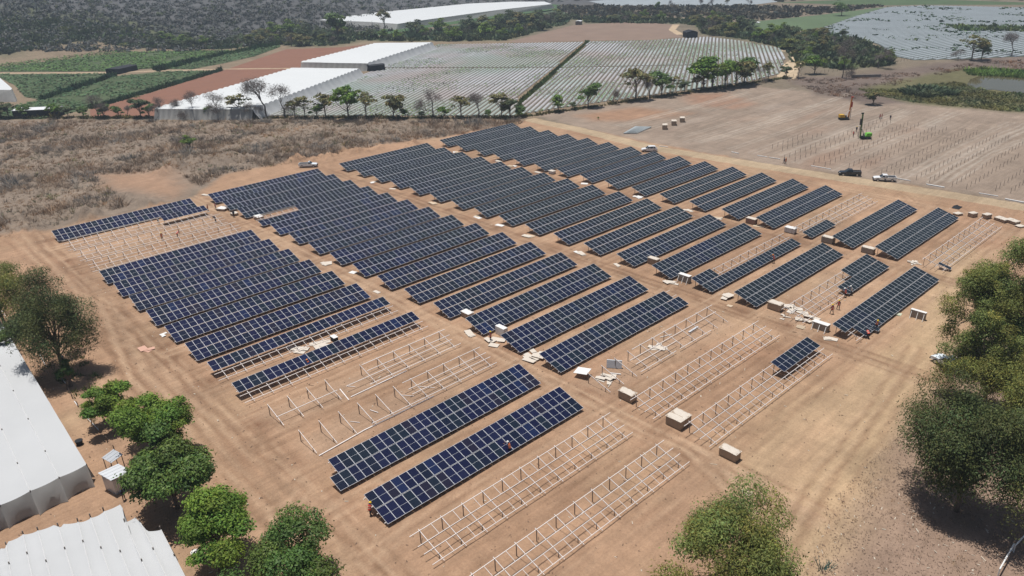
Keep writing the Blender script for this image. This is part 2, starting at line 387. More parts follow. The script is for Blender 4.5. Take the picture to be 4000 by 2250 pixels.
# =================================================================== FIELDS
mulch_m = mat('silver_mulch_film', (.44, .45, .47), .45, var=.25, vscale=.25, spec=.4, rand=.10)
def blotch(m, cols, scale, lo=.45, hi=.6):
    n = m.node_tree; L = n.links.new; P = n.nodes['Principled BSDF']; src = P.inputs['Base Color'].links[0].from_socket
    g = n.nodes.new('ShaderNodeNewGeometry')
    for i, (c, f) in enumerate(cols):
        mp = n.nodes.new('ShaderNodeMapping'); mp.inputs['Location'].default_value = (i*131, i*57, 0); L(g.outputs['Position'], mp.inputs[0])
        t = n.nodes.new('ShaderNodeTexNoise'); t.inputs['Scale'].default_value = scale; t.inputs['Detail'].default_value = 5; L(mp.outputs[0], t.inputs['Vector'])
        r = n.nodes.new('ShaderNodeMapRange'); r.inputs[1].default_value = lo; r.inputs[2].default_value = hi; r.inputs[4].default_value = f; L(t.outputs['Fac'], r.inputs[0])
        x = n.nodes.new('ShaderNodeMix'); x.data_type = 'RGBA'; L(r.outputs[0], x.inputs[0]); L(src, x.inputs[6]); x.inputs[7].default_value = (*c, 1); src = x.outputs[2]
    L(src, P.inputs['Base Color'])
blotch(mulch_m, [((.36, .26, .22), .5), ((.27, .36, .30), .6)], .018)
mulch_b = mat('mulch_film_far', (.31, .345, .365), .5, var=.22, vscale=.06)
leaf_row = mat('seedling_green', (.11, .17, .06), .8, attr='tint')
soil_red = mat('ploughed_soil', (.215, .105, .07), .95, var=.14, vscale=.12, bump=.5, bscale=1.5)
bdir = R(32.9); bd = np.array([math.cos(bdir), math.sin(bdir)]); bn = np.array([-bd[1], bd[0]])
def beds(fieldobj, poly, pitch, d, n_, m, w=.95, h=.22, z=.07, parts=True, gap=0.0, cuts=(), plant=None, rs=np.random.RandomState(3)):
    pr = poly@n_; k0 = pr.min(); allb = MB(); i = 0; centre = poly.mean(0); pl = []
    while k0+i*pitch < pr.max():
        c = n_*(k0+(i+.5)*pitch)+d*(centre@d); i += 1
        for (a, b) in clip_seg(poly, c, d):
            segs = [(a+.4, b-.4)]
            for cp, cd in cuts:                # cross paths
                den = d[0]*cd[1]-d[1]*cd[0]; t = ((cp[0]-c[0])*cd[1]-(cp[1]-c[1])*cd[0])/den
                segs = [q for s in segs for q in (((s[0], min(s[1], t-1.3)), (max(s[0], t+1.3), s[1])) if s[0] < t < s[1] else (s,))]
            for (s0, s1) in segs:
                if s1-s0 < 3: continue
                mb = MB() if parts else allb; N = max(2, int((s1-s0)/12)) if parts else 1; rowv = []
                for j in range(N+1):
                    p = c+d*(s0+(s1-s0)*j/N)+n_*(rs.uniform(-.06, .06) if 0 < j < N else 0)
                    for off, zz in ((-w/2-.1, 0), (-w/2+.08, h), (w/2-.08, h), (w/2+.1, 0)):
                        q = p+n_*off; rowv.append((q[0], q[1], z+zz))
                fs = [(4*j+e, 4*j+4+e, 4*j+5+e, 4*j+1+e) for j in range(N) for e in range(3)]
                fs = [f[::-1] for f in fs]+[(0, 1, 2, 3), (4*N+3, 4*N+2, 4*N+1, 4*N)]
                mb.add(rowv, fs)
                if parts: link('planting_bed', mb.mesh('planting_bed', m), fieldobj)
                if plant: pl.append((c, s0, s1))
    if not parts:
        o = link('planting_beds', allb.mesh('planting_beds', m), fieldobj); o['kind'] = 'stuff'
    return pl
# the two striped fields in the middle
lane = ((1475, 105), (1310, 262))
M1 = P_((1100, 112), (1250, 110), (1468, 106), (1302, 246), (1296, 292), (660, 292), (770, 245), (925, 182), (975, 165))
M2 = P_((1484, 105), (1640, 102), (1722, 96), (1780, 93), (1860, 103), (1965, 122), (1974, 150), (1962, 186), (1880, 207), (1650, 238), (1390, 275), (1312, 288), (1312, 262))
soilM = mat('field_soil', (.12, .10, .075), .95, var=.12, vscale=.1)
f1 = field('mulch_field', M1, soilM, .06, label='striped field of silver film beds west of the green lane')
f2 = field('mulch_field', M2, soilM, .06, label='striped field of silver film beds east of the green lane')
cutA = [(at(1100, 170)[:2], at(1900, 162)[:2]-at(1100, 170)[:2])]
pl1 = beds(f1, M1, 2.05, bd, bn, mulch_m, w=1.0, cuts=[(at(960, 172)[:2], at(1450, 170)[:2]-at(960, 172)[:2])], plant=True)
pl2 = beds(f2, M2, 2.05, bd, bn, mulch_m, w=1.0, cuts=[(at(1450, 170)[:2], at(1970, 160)[:2]-at(1450, 170)[:2])], plant=True)
# young plants between and on the beds
rs = np.random.RandomState(12); Cc = []
for pl, lo in ((pl1, .15), (pl2, .5)):
    for (c, s0, s1) in pl:
        t = np.arange(s0, s1, 1.15); p = c[None]+bd[None]*t[:, None]
        g = snoise(p[:, 0], p[:, 1], 55, 31, 3); keep = rs.rand(len(t)) < np.clip(lo+g*1.2, 0, .95)
        p = p[keep]+rs.uniform(-.35, .35, (keep.sum(), 2)); Cc.append(np.c_[p, np.full(len(p), .38)])
Cc = np.concatenate(Cc); V, Q, c = cards(Cc, np.c_[rs.uniform(-.4, .4, (len(Cc), 2)), np.ones(len(Cc))], .42, rs, .8)
o = link('seedlings', np_mesh('seedlings', V, Q, leaf_row, c*1.2)); tagit(o, 'small green seedlings along the silver film beds', 'seedlings', kind='stuff')
# green lane between them
def scatter_poly(poly, n, rs):
    lo = poly.min(0); hi = poly.max(0); out = []; tot = 0
    while tot < n:
        p = rs.uniform(lo, hi, (n*2, 2)); k = poly_mask(p[:, 0], p[:, 1], poly, .01) > .5; out.append(p[k]); tot += k.sum()
        if len(out) > 200: break
    return np.concatenate(out)[:n]
def tufts(name, poly, n, size, m, seed, label, cat, hgt=.5, blades=7, tint=(1, 1, 1), lean=.5, thr=None, dense=0, rng=(.6, 1.35), width=.12):
    rs = np.random.RandomState(seed); p = scatter_poly(poly, n, rs)
    if thr is not None:
        g = snoise(p[:, 0], p[:, 1], thr[0], seed, 3); p = p[g > thr[1]]
    n = len(p); s = size*rs.lognormal(0, .35, n)
    b = np.repeat(np.c_[p, terr(p[:, 0], p[:, 1])-.03], blades, 0); sz = np.repeat(s, blades); N = len(b)
    a = rs.uniform(0, 2*PI, N); r = rs.uniform(0, 1, N)**.6; base = b+np.stack([np.cos(a)*r*sz*.35, np.sin(a)*r*sz*.35, np.zeros(N)], 1)
    L = np.stack([np.cos(a)*lean*r, np.sin(a)*lean*r, np.ones(N)], 1)*(sz*hgt*rs.uniform(.6, 1.3, N))[:, None]
    a2 = rs.uniform(0, PI, N); wv = np.stack([np.cos(a2), np.sin(a2), np.zeros(N)], 1)*(sz*width)[:, None]
    V = np.stack([base-wv, base+wv, base+L+wv*.5, base+L*1.05-wv*.5], 1).reshape(-1, 3); Q = np.arange(4*N).reshape(-1, 4)
    big = snoise(p[:, 0], p[:, 1], 30, seed+1, 4); g = np.repeat(rs.uniform(rng[0], rng[1], n)*np.clip(1+.42*big, .35, 2), blades)*rs.uniform(.75, 1.2, N)
    hue = np.repeat(rs.uniform(-.08, .12, n)+.16*snoise(p[:, 0], p[:, 1], 22, seed+2, 2), blades)
    col = np.stack([g*tint[0]*(1+hue), g*tint[1], g*tint[2]*(1-hue)], 1); col = np.repeat(col, 4, 0)
    o = link(name, np_mesh(name, V, Q, m, col)); tagit(o, label, cat, kind='stuff'); return o
dry_m = mat('dry_grass', (.27, .205, .145), .9, attr='tint')
grn_m = mat('green_grass', (.12, .17, .055), .9, attr='tint')
crop_m = mat('crop_leaf', (.085, .145, .072), .9, attr='tint', spec=.05)
tufts('lane_grass', P_((1476, 104), (1483, 104), (1314, 262), (1310, 290), (1296, 290), (1300, 258)), 2600, .7, grn_m, 3, 'green grass lane between the two striped fields', 'grass', .5)
# crop fields on the left
G = [(P_((0, 152), (100, 141), (235, 124), (352, 131), (470, 128), (560, 127), (600, 128), (480, 148), (390, 172), (280, 180), (0, 181)), 'green crop field along the foot of the wooded slope'),
     (P_((0, 187), (283, 186), (262, 200), (180, 225), (96, 250), (62, 244), (38, 215), (0, 196)), 'dark green crop field in front of the farm track'),
     (P_((104, 252), (190, 226), (292, 192), (400, 181), (548, 178), (470, 200), (372, 230), (230, 272), (110, 300), (0, 300), (0, 275)), 'mottled green crop field above the hedge'),
     (P_((600, 128), (700, 108), (706, 118), (640, 142), (560, 160), (480, 175), (395, 173), (485, 149)), 'narrow green crop strip with taller staked plants')]
soilG = mat('crop_soil', (.085, .11, .06), .95, var=.3, vscale=.06, spec=.05)
for i_, (g_, lab) in enumerate(G):
    fo = field('crop_field', g_, soilG, .07, label=lab)
    rs = np.random.RandomState(40+i_); A = abs(np.dot(g_[:, 0], np.roll(g_[:, 1], 1))-np.dot(g_[:, 1], np.roll(g_[:, 0], 1)))/2
    nn_ = int(min(16000, A/1.3)); p = scatter_poly(g_, nn_, rs); t = p@bn; t = np.round(t/1.6)*1.6-t; p = p+bn*t[:, None]*.93
    keep = snoise(p[:, 0], p[:, 1], 30, 50+i_, 3) > (-.75 if i_ != 2 else -.3); p = p[keep]; nn_ = len(p)
    V, Q, c = cards(np.c_[p, rs.uniform(.2, .6, nn_)], np.c_[rs.uniform(-.8, .8, (nn_, 2))*.5, np.ones(nn_)], .6, rs, .8, (.75, 1.25))
    c = c*np.array([1.15, 1.2, .8] if i_ == 0 else [1, 1, 1.0])*(1+.2*np.repeat(snoise(p[:, 0], p[:, 1], 60, 60+i_, 2), 4))[:, None]
    o = link('crop_plants', np_mesh('crop_plants', V, Q, crop_m, c), fo); tagit(o, kind='stuff')
# taller hedges of staked plants along field edges
tufts('staked_hedge', P_((385, 175), (392, 173), (712, 107), (716, 111), (560, 140), (398, 180)), 2600, 1.2, crop_m, 71, 'taller row of dark green staked plants between crop fields', 'hedge', .9, tint=(1.1, 1.15, 1))
tufts('staked_hedge', P_((98, 250), (180, 223), (290, 188), (296, 191), (186, 228), (104, 254)), 1100, 1.0, crop_m, 72, 'row of dark green staked plants on the near side of the front crop field', 'hedge', .9)
tufts('staked_hedge', P_((556, 175), (562, 178), (372, 235), (230, 276), (222, 272), (366, 230)), 1800, .9, crop_m, 73, 'green edge row above the ploughed red field', 'hedge', .8)
# ploughed red field
RP = P_((226, 276), (372, 236), (560, 179), (640, 176), (740, 178), (860, 140), (884, 126), (860, 119), (722, 122), (680, 122), (560, 173), (562, 177), (760, 174), (760, 172), (890, 134), (930, 110), (905, 140), (760, 182), (640, 225), (395, 296), (228, 298))
RP = P_((226, 276), (372, 236), (560, 178), (720, 124), (860, 119), (925, 112), (905, 142), (740, 200), (600, 240), (395, 298), (228, 298))
ff = field('ploughed_field', RP, soil_red, .055, label='ploughed reddish brown field beside the white net tunnels')
# ploughed hill field
BP = P_((1278, 106), (1330, 92), (1440, 64), (1550, 56), (1640, 57), (1700, 64), (1690, 80), (1718, 94), (1640, 101), (1480, 103), (1300, 108))
field('fallow_field', BP, mat('fallow_soil', (.22, .155, .12), .95, var=.22, vscale=.08), .055, label='dry fallow brown field on the rise behind the stripes')
# silver field far right
FP = P_((2063, 73), (2150, 42), (2232, 18), (2330, 14), (2800, 24), (2800, 140), (2560, 143), (2440, 148), (2300, 152), (2255, 143), (2210, 112), (2160, 98), (2100, 92))
ff = field('mulch_field', FP, mat('field_soil_dark', (.07, .085, .065), .95, var=.2, vscale=.05), .055, label='large silver film field at the far right')
fd = R(-9); fdv = np.array([math.cos(fd), math.sin(fd)]); fnv = np.array([-fdv[1], fdv[0]])
beds(ff, FP, 3.4, fdv, fnv, mulch_b, w=1.8, h=.25, parts=False)
tufts('weeds', FP, 3000, 1.4, crop_m, 77, 'green weeds and crop leaves among the far right silver beds', 'weeds', .35, blades=5, thr=(60, .15), lean=1.2, width=.3)
FQ = P_((1480, 3), (1600, -6), (1900, -8), (1960, 4), (1880, 14), (1640, 15), (1530, 14))
ff = field('mulch_field', FQ, mulch_b, .055, label='pale film covered field at the top edge of the view')
for poly, lab, tint in ((P_((878, 90), (1000, 66), (1220, 34), (1385, 10), (1425, 14), (1385, 28), (1250, 48), (1100, 66), (900, 98)), 'bright green field strip under the far white roof', (1.0, 1.25, .9)),
                        (P_((1200, 52), (1395, 24), (1440, 36), (1340, 52), (1180, 70), (1060, 80)), 'grey green crop field behind the tree belt', (1.3, 1.25, 1.3)),
                        (P_((1840, 66), (1880, 56), (2060, 38), (2230, 17), (2066, 70), (2000, 80), (1900, 82)), 'pale green field left of the far silver field', (1.7, 1.6, 1.5)),
                        (P_((1950, 6), (2250, -4), (2576, 6), (2576, 12), (2330, 12), (2200, 14)), 'thin green strip behind the far silver field', (1.2, 1.2, .9))):
    field('crop_field', poly, mat('far_crop_'+lab.split()[0], tuple(a*b for a, b in zip((.055, .085, .045), tint)), .9, var=.3, vscale=.04), .055, label=lab)

# =================================================================== NET HOUSES
net_roof = mat('white_shade_net', (.47, .48, .49), .8, var=.10, vscale=.12, bump=.25, bscale=.5, spec=.1)
net_white = mat('bright_white_net', (.60, .62, .63), .6, var=.04, vscale=.1)
seam_m = mat('net_seam', (.66, .66, .66), .6)
skirt_m = mat('thin_net_wall', (.78, .78, .76), .7, var=.12, vscale=.5, trans=.65)
post_m = mat('grey_post', (.20, .17, .15), .8)
black_net = mat('black_shade_net', (.018, .02, .026), .8, var=.3, vscale=1)
def bay(p0, p1, p2, p3, z, sag=.5, nx=4, ny=7, arch=0.0):
    """one cloth between two wires: p0->p1 and p3->p2 are its long edges"""
    mb = MB(); vs = []
    for i in range(ny+1):
        for j in range(nx+1):
            a = np.array(p0)*(1-i/ny)+np.array(p1)*(i/ny); b = np.array(p3)*(1-i/ny)+np.array(p2)*(i/ny)
            q = a*(1-j/nx)+b*(j/nx); s = 4*(j/nx)*(1-j/nx)
            vs.append((q[0], q[1], z-sag*s+arch*s+ (0 if i in (0, ny) else .06*math.sin(i*2.1))))
    fs = [(i*(nx+1)+j, i*(nx+1)+j+1, (i+1)*(nx+1)+j+1, (i+1)*(nx+1)+j) for i in range(ny) for j in range(nx)]
    return mb.add(vs, fs)
# middle tunnels: bays run from the ploughed field to the striped field
def tunnel_house(name, A, B, C_, D, z, nb, label, sidewall=(True, True, True)):
    """A->B left long edge (bay ends), D->C right edge, bays A-D ... B-C"""
    A, B, C_, D = [np.array(q[:2]) for q in (A, B, C_, D)]
    root = empty(name, (A[0], A[1], 0), label=label, cat='net tunnel')
    o0 = np.array([A[0], A[1]])
    for k in range(nb):
        a0 = A+(B-A)*k/nb; a1 = A+(B-A)*(k+1)/nb; d0 = D+(C_-D)*k/nb; d1 = D+(C_-D)*(k+1)/nb
        mb = bay(a0-o0, d0-o0, d1-o0, a1-o0, z-.5, 0, 6, 4, .5)
        link('roof_bay', mb.mesh('roof_bay', net_white, True), root)
    def wall(p, q, nm, out, lean=.0, m=skirt_m):
        mb = MB(); n = nb*6; vs = []; ar = nm == 'side_net'
        nrm = np.array([-(q-p)[1], (q-p)[0]]); nrm = nrm/np.linalg.norm(nrm)*out
        for i in range(n+1):
            c = p+(q-p)*i/n-o0; w_ = .25*math.sin(i*.7)
            u_ = (i % 6)/6; zt = z-.5+(.5*4*u_*(1-u_) if ar else -.02); vs += [(c[0], c[1], zt), (c[0]+nrm[0]*(lean*.3+w_*.5), c[1]+nrm[1]*(lean*.3+w_*.5), z*.5), (c[0]+nrm[0]*(lean+w_), c[1]+nrm[1]*(lean+w_), .02)]
        fs = [(3*i+e, 3*i+3+e, 3*i+4+e, 3*i+1+e) for i in range(n) for e in (0, 1)]
        link(nm, mb.add(vs, fs).mesh(nm, m, True), root)
    wall(A, D, 'end_net', -1, 1.8); wall(D, C_, 'side_net', -1, 2.6, net_roof); wall(B, C_, 'end_net', 1, .2); wall(A, B, 'side_net', 1, .1)
    mb = MB()
    for i in range(0, nb+1, 2):
        p = A+(D-A)*0-o0+(B-A)*i/nb; mb.cyl((p[0], p[1], 0), (p[0], p[1], z-.8), .06, 5)
    return root
tunnel_house('net_tunnel', at(388, 272, 4), at(738, 170, 4), at(905, 172, 4), at(635, 273, 4), 4.2, 26, 'nearer white net tunnel house with scalloped edge by the bare trees')
tunnel_house('net_tunnel', at(757, 155, 4), at(945, 108, 4), at(1088, 106, 4), at(925, 158, 4), 4.2, 18, 'farther white net tunnel house with the rounded back corner')
def net_slab(name, pts, z, label, m=net_white, wallm=skirt_m, cat='net house', skirt=1.0):
    P3 = [at(x, y, z)[:2] for x, y in pts]; o0 = P3[0]; root = empty(name, (o0[0], o0[1], 0), label=label, cat=cat)
    P3 = [p-o0 for p in P3]; n = len(P3); mb = MB(); mb.add([(p[0], p[1], z) for p in P3], [tuple(range(n))]); mb2 = MB()
    for i in range(n):
        a, b = P3[i], P3[(i+1) % n]; cc_ = sum(P3)/n; oa = (a-cc_)/np.linalg.norm(a-cc_)*3.5; ob_ = (b-cc_)/np.linalg.norm(b-cc_)*3.5; mb2.add([(a[0], a[1], z-.02), (b[0], b[1], z-.02), (b[0]+ob_[0], b[1]+ob_[1], 0), (a[0]+oa[0], a[1]+oa[1], 0)], [(0, 1, 2, 3)])
    link('net_roof', mb.mesh('net_roof', m), root); link('net_wall', mb2.mesh('net_wall', wallm), root); return root
net_slab('net_house', [(775, 49), (960, 30), (1180, 9), (1290, 4), (1370, 4), (1388, 10), (1260, 24), (1090, 47), (1000, 60), (930, 55)], 4, 'long bright white net roof far away below the wooded slope')
net_slab('net_house', [(-60, 170), (0, 196), (30, 222), (28, 226), (-60, 226)], 5, 'white net house corner at the left picture edge')
# small left sheds
def shed(label, px, py, L_, W_, H_, rz, roofm, wallm, cat='shed', open_=False, pitch=.35, grp=None):
    q = at(px, py); root = empty('field_shed', (q[0], q[1], 0), rz, label, cat, grp)
    mb = MB(); mb.box((0, 0, H_/2), (L_, W_, H_)) if not open_ else [mb.bar((sx*L_/2, sy*W_/2, 0), (sx*L_/2, sy*W_/2, H_), .12) for sx in (-1, 0, 1) for sy in (-1, 1)]
    link('wall' if not open_ else 'post_frame', mb.mesh('wall', wallm), root)
    mb = MB(); rp = H_+pitch
    mb.add([(-L_/2-.3, -W_/2-.3, H_+.02), (L_/2+.3, -W_/2-.3, H_+.02), (L_/2+.3, 0, rp), (-L_/2-.3, 0, rp), (-L_/2-.3, W_/2+.3, H_+.02), (L_/2+.3, W_/2+.3, H_+.02)], [(0, 1, 2, 3), (3, 2, 5, 4)])
    link('roof', mb.mesh('roof', roofm), root); return root
white_roof = mat('white_sheet_roof', (.75, .76, .78), .4)
shed('black net field shed with a small red spot beside the track', 308, 181, 15, 8, 2.6, bdir, black_net, black_net)
shed('black net block shed between the two white tunnels', 946, 177, 8, 5, 2.8, -.2, black_net, black_net)
shed('black shade shed on the top edge of the striped field', 1736, 94, 8, 7, 3.4, .9, black_net, black_net, pitch=1.0)
shed('small hut with a white roof by the tree belt', 1456, 62, 5, 4, 2.6, .5, white_roof, post_m)
shed('small pale hut roof at the edge of the pale green field', 1900, 66, 6, 4, 2.4, .2, white_roof, post_m, open_=True)
shed('black sided shed with a white roof among the hedge trees', 100, 293, 17, 6, 3.2, -.72, white_roof, black_net)

# large net house at left
def S(x, y, z=0): return at(x/1.5528, y/1.5528, z)[:2]
zr = 2.6
e1 = S(0, 1249.5, zr); e2 = S(338, 1814, zr)              # right edge
n1 = S(0, 1973, zr)                                       # near edge other end
rd = (e1-e2)/np.linalg.norm(e1-e2); nd = (n1-e2)/np.linalg.norm(n1-e2)
root = empty('net_house', (e2[0], e2[1], 0), label='big pale grey net house roof filling the left edge of the view', cat='net house')
nbay = 12; bw = 3.05; L1 = 105
dent = [0, .3, .2, .1, .35, .2, .3, .15, .3, .2, .3, .2, .2]
for k in range(nbay):
    p0 = nd*bw*k; p3 = nd*bw*(k+1); mb = bay(p0, p0+rd*L1, p3+rd*L1, p3, zr, .13, 6, 40)
    link('roof_bay', mb.mesh('roof_bay', net_roof, True), root)
    if k:
        mb = MB(); mb.tube([(*(p0+rd*t), zr+.03+(0.0 if t else 0)) for t in np.linspace(0, L1, 30)], .045, 4); link('roof_seam', mb.mesh('roof_seam', seam_m), root)
        mb = MB(); rs = np.random.RandomState(k)
        for t in np.arange(5+rs.uniform(0, 4), L1, 9.5):
            q = p0+rd*t; mb.cyl((q[0], q[1], 0), (q[0], q[1], zr+.22), .07, 6)
        link('post', mb.mesh('post', post_m), root)
    # wall panel under the near edge
    mb = MB(); vs = []; out = -rd
    for j in range(7):
        c = nd*bw*(k+j/6); s = 4*(j/6)*(1-j/6)
        fl = 1.25+.3*math.sin(k*1.7)
        vs += [(c[0], c[1], zr-.13*s), (c[0]+out[0]*(.5*fl+.2*s), c[1]+out[1]*(.5*fl+.2*s), zr*.5), (c[0]+out[0]*(fl-.5*s), c[1]+out[1]*(fl-.5*s), .05)]
    mb.add(vs, [(3*j+e, 3*j+3+e, 3*j+4+e, 3*j+1+e) for j in range(6) for e in (0, 1)])
    link('side_net', mb.mesh('side_net', skirt_m, True), root)
    q = nd*bw*k-rd*.3; mb = MB(); mb.cyl((q[0], q[1], 0), (q[0]+rd[0]*.3, q[1]+rd[1]*.3, zr+.1), .06, 6); link('post', mb.mesh('post', post_m), root)
mb = MB(); vs = []
for j in range(60):
    c = rd*L1*j/59; o_ = -nd*(.12+.15*math.sin(j*1.3)); vs += [(c[0], c[1], zr), (c[0]+o_[0], c[1]+o_[1], .02)]
link('side_net', mb.add(vs, [(2*j, 2*j+2, 2*j+3, 2*j+1) for j in range(59)]).mesh('side_net', skirt_m, True), root)
# loose flap at the corner
mb = MB(); a = S(338, 1814, zr)-e2; b = S(371, 1862, .3)-e2; c = S(345, 1862, .3)-e2; d = S(330, 1850, 1.5)-e2
mb.add([(a[0], a[1], zr), (b[0], b[1], .2), (c[0], c[1], .15), (d[0], d[1], 1.8)], [(0, 1, 2, 3)]); link('loose_flap', mb.mesh('loose_flap', net_roof), root)

# torn net house at the bottom left
tops = [(-60, 700), (0, 615), (40, 622), (52, 575), (165, 525), (270, 497), (385, 450), (425, 477), (450, 442), (555, 436), (640, 408), (737, 362), (865, 300), (890, 440), (960, 397), (1045, 495), (1145, 492)]
tops = [(x/1.82, 1800+y/1.82) for x, y in tops]
seams = [(-60, -10), (45, 80), (165, 228), (270, 357), (415, 520), (555, 655), (645, 787), (740, 925), (890, 1055), (1000, 1180), (1145, 1313)]
TX = [t[0] for t in tops]; TY = [t[1] for t in tops]
root = empty('net_house', (*S(470, 2075, zr), 0), label='torn white net house roof with ragged edge at the bottom left', cat='net house'); o0 = S(470, 2075, zr)
def edge_at(xs): return float(np.interp(xs, TX, TY))
def seam_pt(k, t):
    """t=0 top edge, grows downwards; S pixels"""
    xa, xb = seams[k]; xa /= 1.82; xb /= 1.82; ya = edge_at(xa); yb = 2250
    return xa+(xb-xa)*t, ya+(yb-ya)*t
for k in range(len(seams)-1):
    mb = MB(); vs = []; nx_, ny_ = 8, 22
    W0 = [np.array(S(*seam_pt(k, 0), zr)), np.array(S(*seam_pt(k, 1.0), zr))]; W1 = [np.array(S(*seam_pt(k+1, 0), zr)), np.array(S(*seam_pt(k+1, 1.0), zr))]
    for i in range(ny_+1):
        for j in range(nx_+1):
            u = j/nx_; xa, _ = seam_pt(k, 0); xb, _ = seam_pt(k+1, 0); xt = xa*(1-u)+xb*u
            ptop = np.array(S(xt, edge_at(xt), zr)); pbot = W0[1]*(1-u)+W1[1]*u; q = ptop+(pbot-ptop)*(i/ny_*1.9)-o0; s = 4*u*(1-u)
            vs.append((q[0], q[1], zr-.14*s+.03*math.sin(i*1.9+k)))
    fs = [(i*(nx_+1)+j, (i+1)*(nx_+1)+j, (i+1)*(nx_+1)+j+1, i*(nx_+1)+j+1) for i in range(ny_) for j in range(nx_)]
    link('roof_bay', mb.add(vs, fs).mesh('roof_bay', net_roof, True), root)
    mb = MB(); a = W1[0]-o0; b = a+(W1[1]-W1[0])*1.9
    mb.tube([(a[0]+(b[0]-a[0])*t, a[1]+(b[1]-a[1])*t, zr+.03) for t in np.linspace(0, 1, 12)], .045, 4); link('roof_seam', mb.mesh('roof_seam', seam_m), root)
    mb = MB(); rs = np.random.RandomState(k+30)
    for t in np.r_[-.02, np.arange(.2+rs.uniform(0, .2), 1, .4)]:
        q = a+(b-a)*t; mb.cyl((q[0], q[1], 0), (q[0], q[1], zr+.3), .07, 6)
    link('post', mb.mesh('post', post_m), root)
a = S(*seam_pt(10, 0), zr)-o0; b = a+(np.array(S(*seam_pt(10, 1), zr))-np.array(S(*seam_pt(10, 0), zr)))*1.9
out = S(1185/1.82, 1800+500/1.82, zr)-S(1145/1.82, 1800+492/1.82, zr); vs = []
for j in range(20):
    c = a+(b-a)*j/19; oo = out*(.9+.3*math.sin(j)); vs += [(c[0], c[1], zr), (c[0]+oo[0], c[1]+oo[1], .05)]
link('side_net', MB().add(vs, [(2*j, 2*j+2, 2*j+3, 2*j+1) for j in range(19)]).mesh('side_net', skirt_m, True), root)

# =================================================================== SOLAR TABLES
glass = bpy.data.materials.new('solar_glass'); glass.use_nodes = True
n = glass.node_tree; L = n.links.new; Pn = n.nodes['Principled BSDF']; Pn.inputs['Roughness'].default_value = .12; Pn.inputs['Specular IOR Level'].default_value = .30
oi = n.nodes.new('ShaderNodeObjectInfo'); cr = n.nodes.new('ShaderNodeValToRGB'); cr.color_ramp.interpolation = 'CONSTANT'
els = [(0, (.0055, .008, .034)), (.24, (.0058, .010, .026)), (.44, (.008, .011, .042)), (.60, (.008, .015, .028)), (.74, (.006, .008, .038)), (.88, (.013, .012, .028)), (.95, (.008, .016, .058))]
while len(cr.color_ramp.elements) < len(els): cr.color_ramp.elements.new(.5)
for e, (p_, c_) in zip(cr.color_ramp.elements, els): e.position = p_; e.color = (*c_, 1)
L(oi.outputs['Random'], cr.inputs[0])
# glass colour mixes towards grey-green with rising x, broken up by noise
sx_ = n.nodes.new('ShaderNodeSeparateXYZ'); L(oi.outputs['Location'], sx_.inputs[0])
nzl = n.nodes.new('ShaderNodeTexNoise'); nzl.inputs['Scale'].default_value = .045; nzl.inputs['Detail'].default_value = 3; L(oi.outputs['Location'], nzl.inputs['Vector'])
mr = n.nodes.new('ShaderNodeMapRange'); mr.inputs[1].default_value = 45; mr.inputs[2].default_value = 130; mr.inputs[3].default_value = -.15; mr.inputs[4].default_value = .95; L(sx_.outputs[0], mr.inputs[0])
ad = n.nodes.new('ShaderNodeMath'); ad.operation = 'MULTIPLY_ADD'; L(nzl.outputs[0], ad.inputs[0]); ad.inputs[1].default_value = 1.6; ad.inputs[2].default_value = -.8
a2 = n.nodes.new('ShaderNodeMath'); a2.operation = 'ADD'; a2.use_clamp = True; L(mr.outputs[0], a2.inputs[0]); L(ad.outputs[0], a2.inputs[1])
mxg = n.nodes.new('ShaderNodeMix'); mxg.data_type = 'RGBA'; L(a2.outputs[0], mxg.inputs[0]); L(cr.outputs[0], mxg.inputs[6]); mxg.inputs[7].default_value = (.013, .019, .022, 1)
# fine cell lines in the module (print under the glass)
tc = n.nodes.new('ShaderNodeTexCoord'); sp = n.nodes.new('ShaderNodeSeparateXYZ'); L(tc.outputs['Object'], sp.inputs[0])
def lines(sock, pitch, wid):
    m1 = n.nodes.new('ShaderNodeMath'); m1.operation = 'PINGPONG'; L(sock, m1.inputs[0]); m1.inputs[1].default_value = pitch/2
    m2 = n.nodes.new('ShaderNodeMath'); m2.operation = 'LESS_THAN'; L(m1.outputs[0], m2.inputs[0]); m2.inputs[1].default_value = wid; return m2.outputs[0]
l1 = lines(sp.outputs[0], .182, .006); l2 = lines(sp.outputs[1], .0915, .002)
mm = n.nodes.new('ShaderNodeMath'); mm.operation = 'MAXIMUM'; L(l1, mm.inputs[0]); L(l2, mm.inputs[1])
sc_ = n.nodes.new('ShaderNodeMath'); sc_.operation = 'MULTIPLY'; L(mm.outputs[0], sc_.inputs[0]); sc_.inputs[1].default_value = .35
mx = n.nodes.new('ShaderNodeMix'); mx.data_type = 'RGBA'; L(sc_.outputs[0], mx.inputs[0]); L(mxg.outputs[2], mx.inputs[6]); mx.inputs[7].default_value = (.06, .08, .13, 1)
L(mx.outputs[2], Pn.inputs['Base Color'])
alu = mat('aluminium_frame', (.58, .60, .64), .45, .0, spec=.5)
galv = mat('galvanised_steel', (.78, .74, .72), .5, .05, rand=.06)
postm = mat('steel_post', (.22, .19, .175), .6, .2)
PW, PL = 1.134, 2.278; PIT_X = 1.155; TILT = 0.30195; H0 = 0.50; GAPW = 4.64
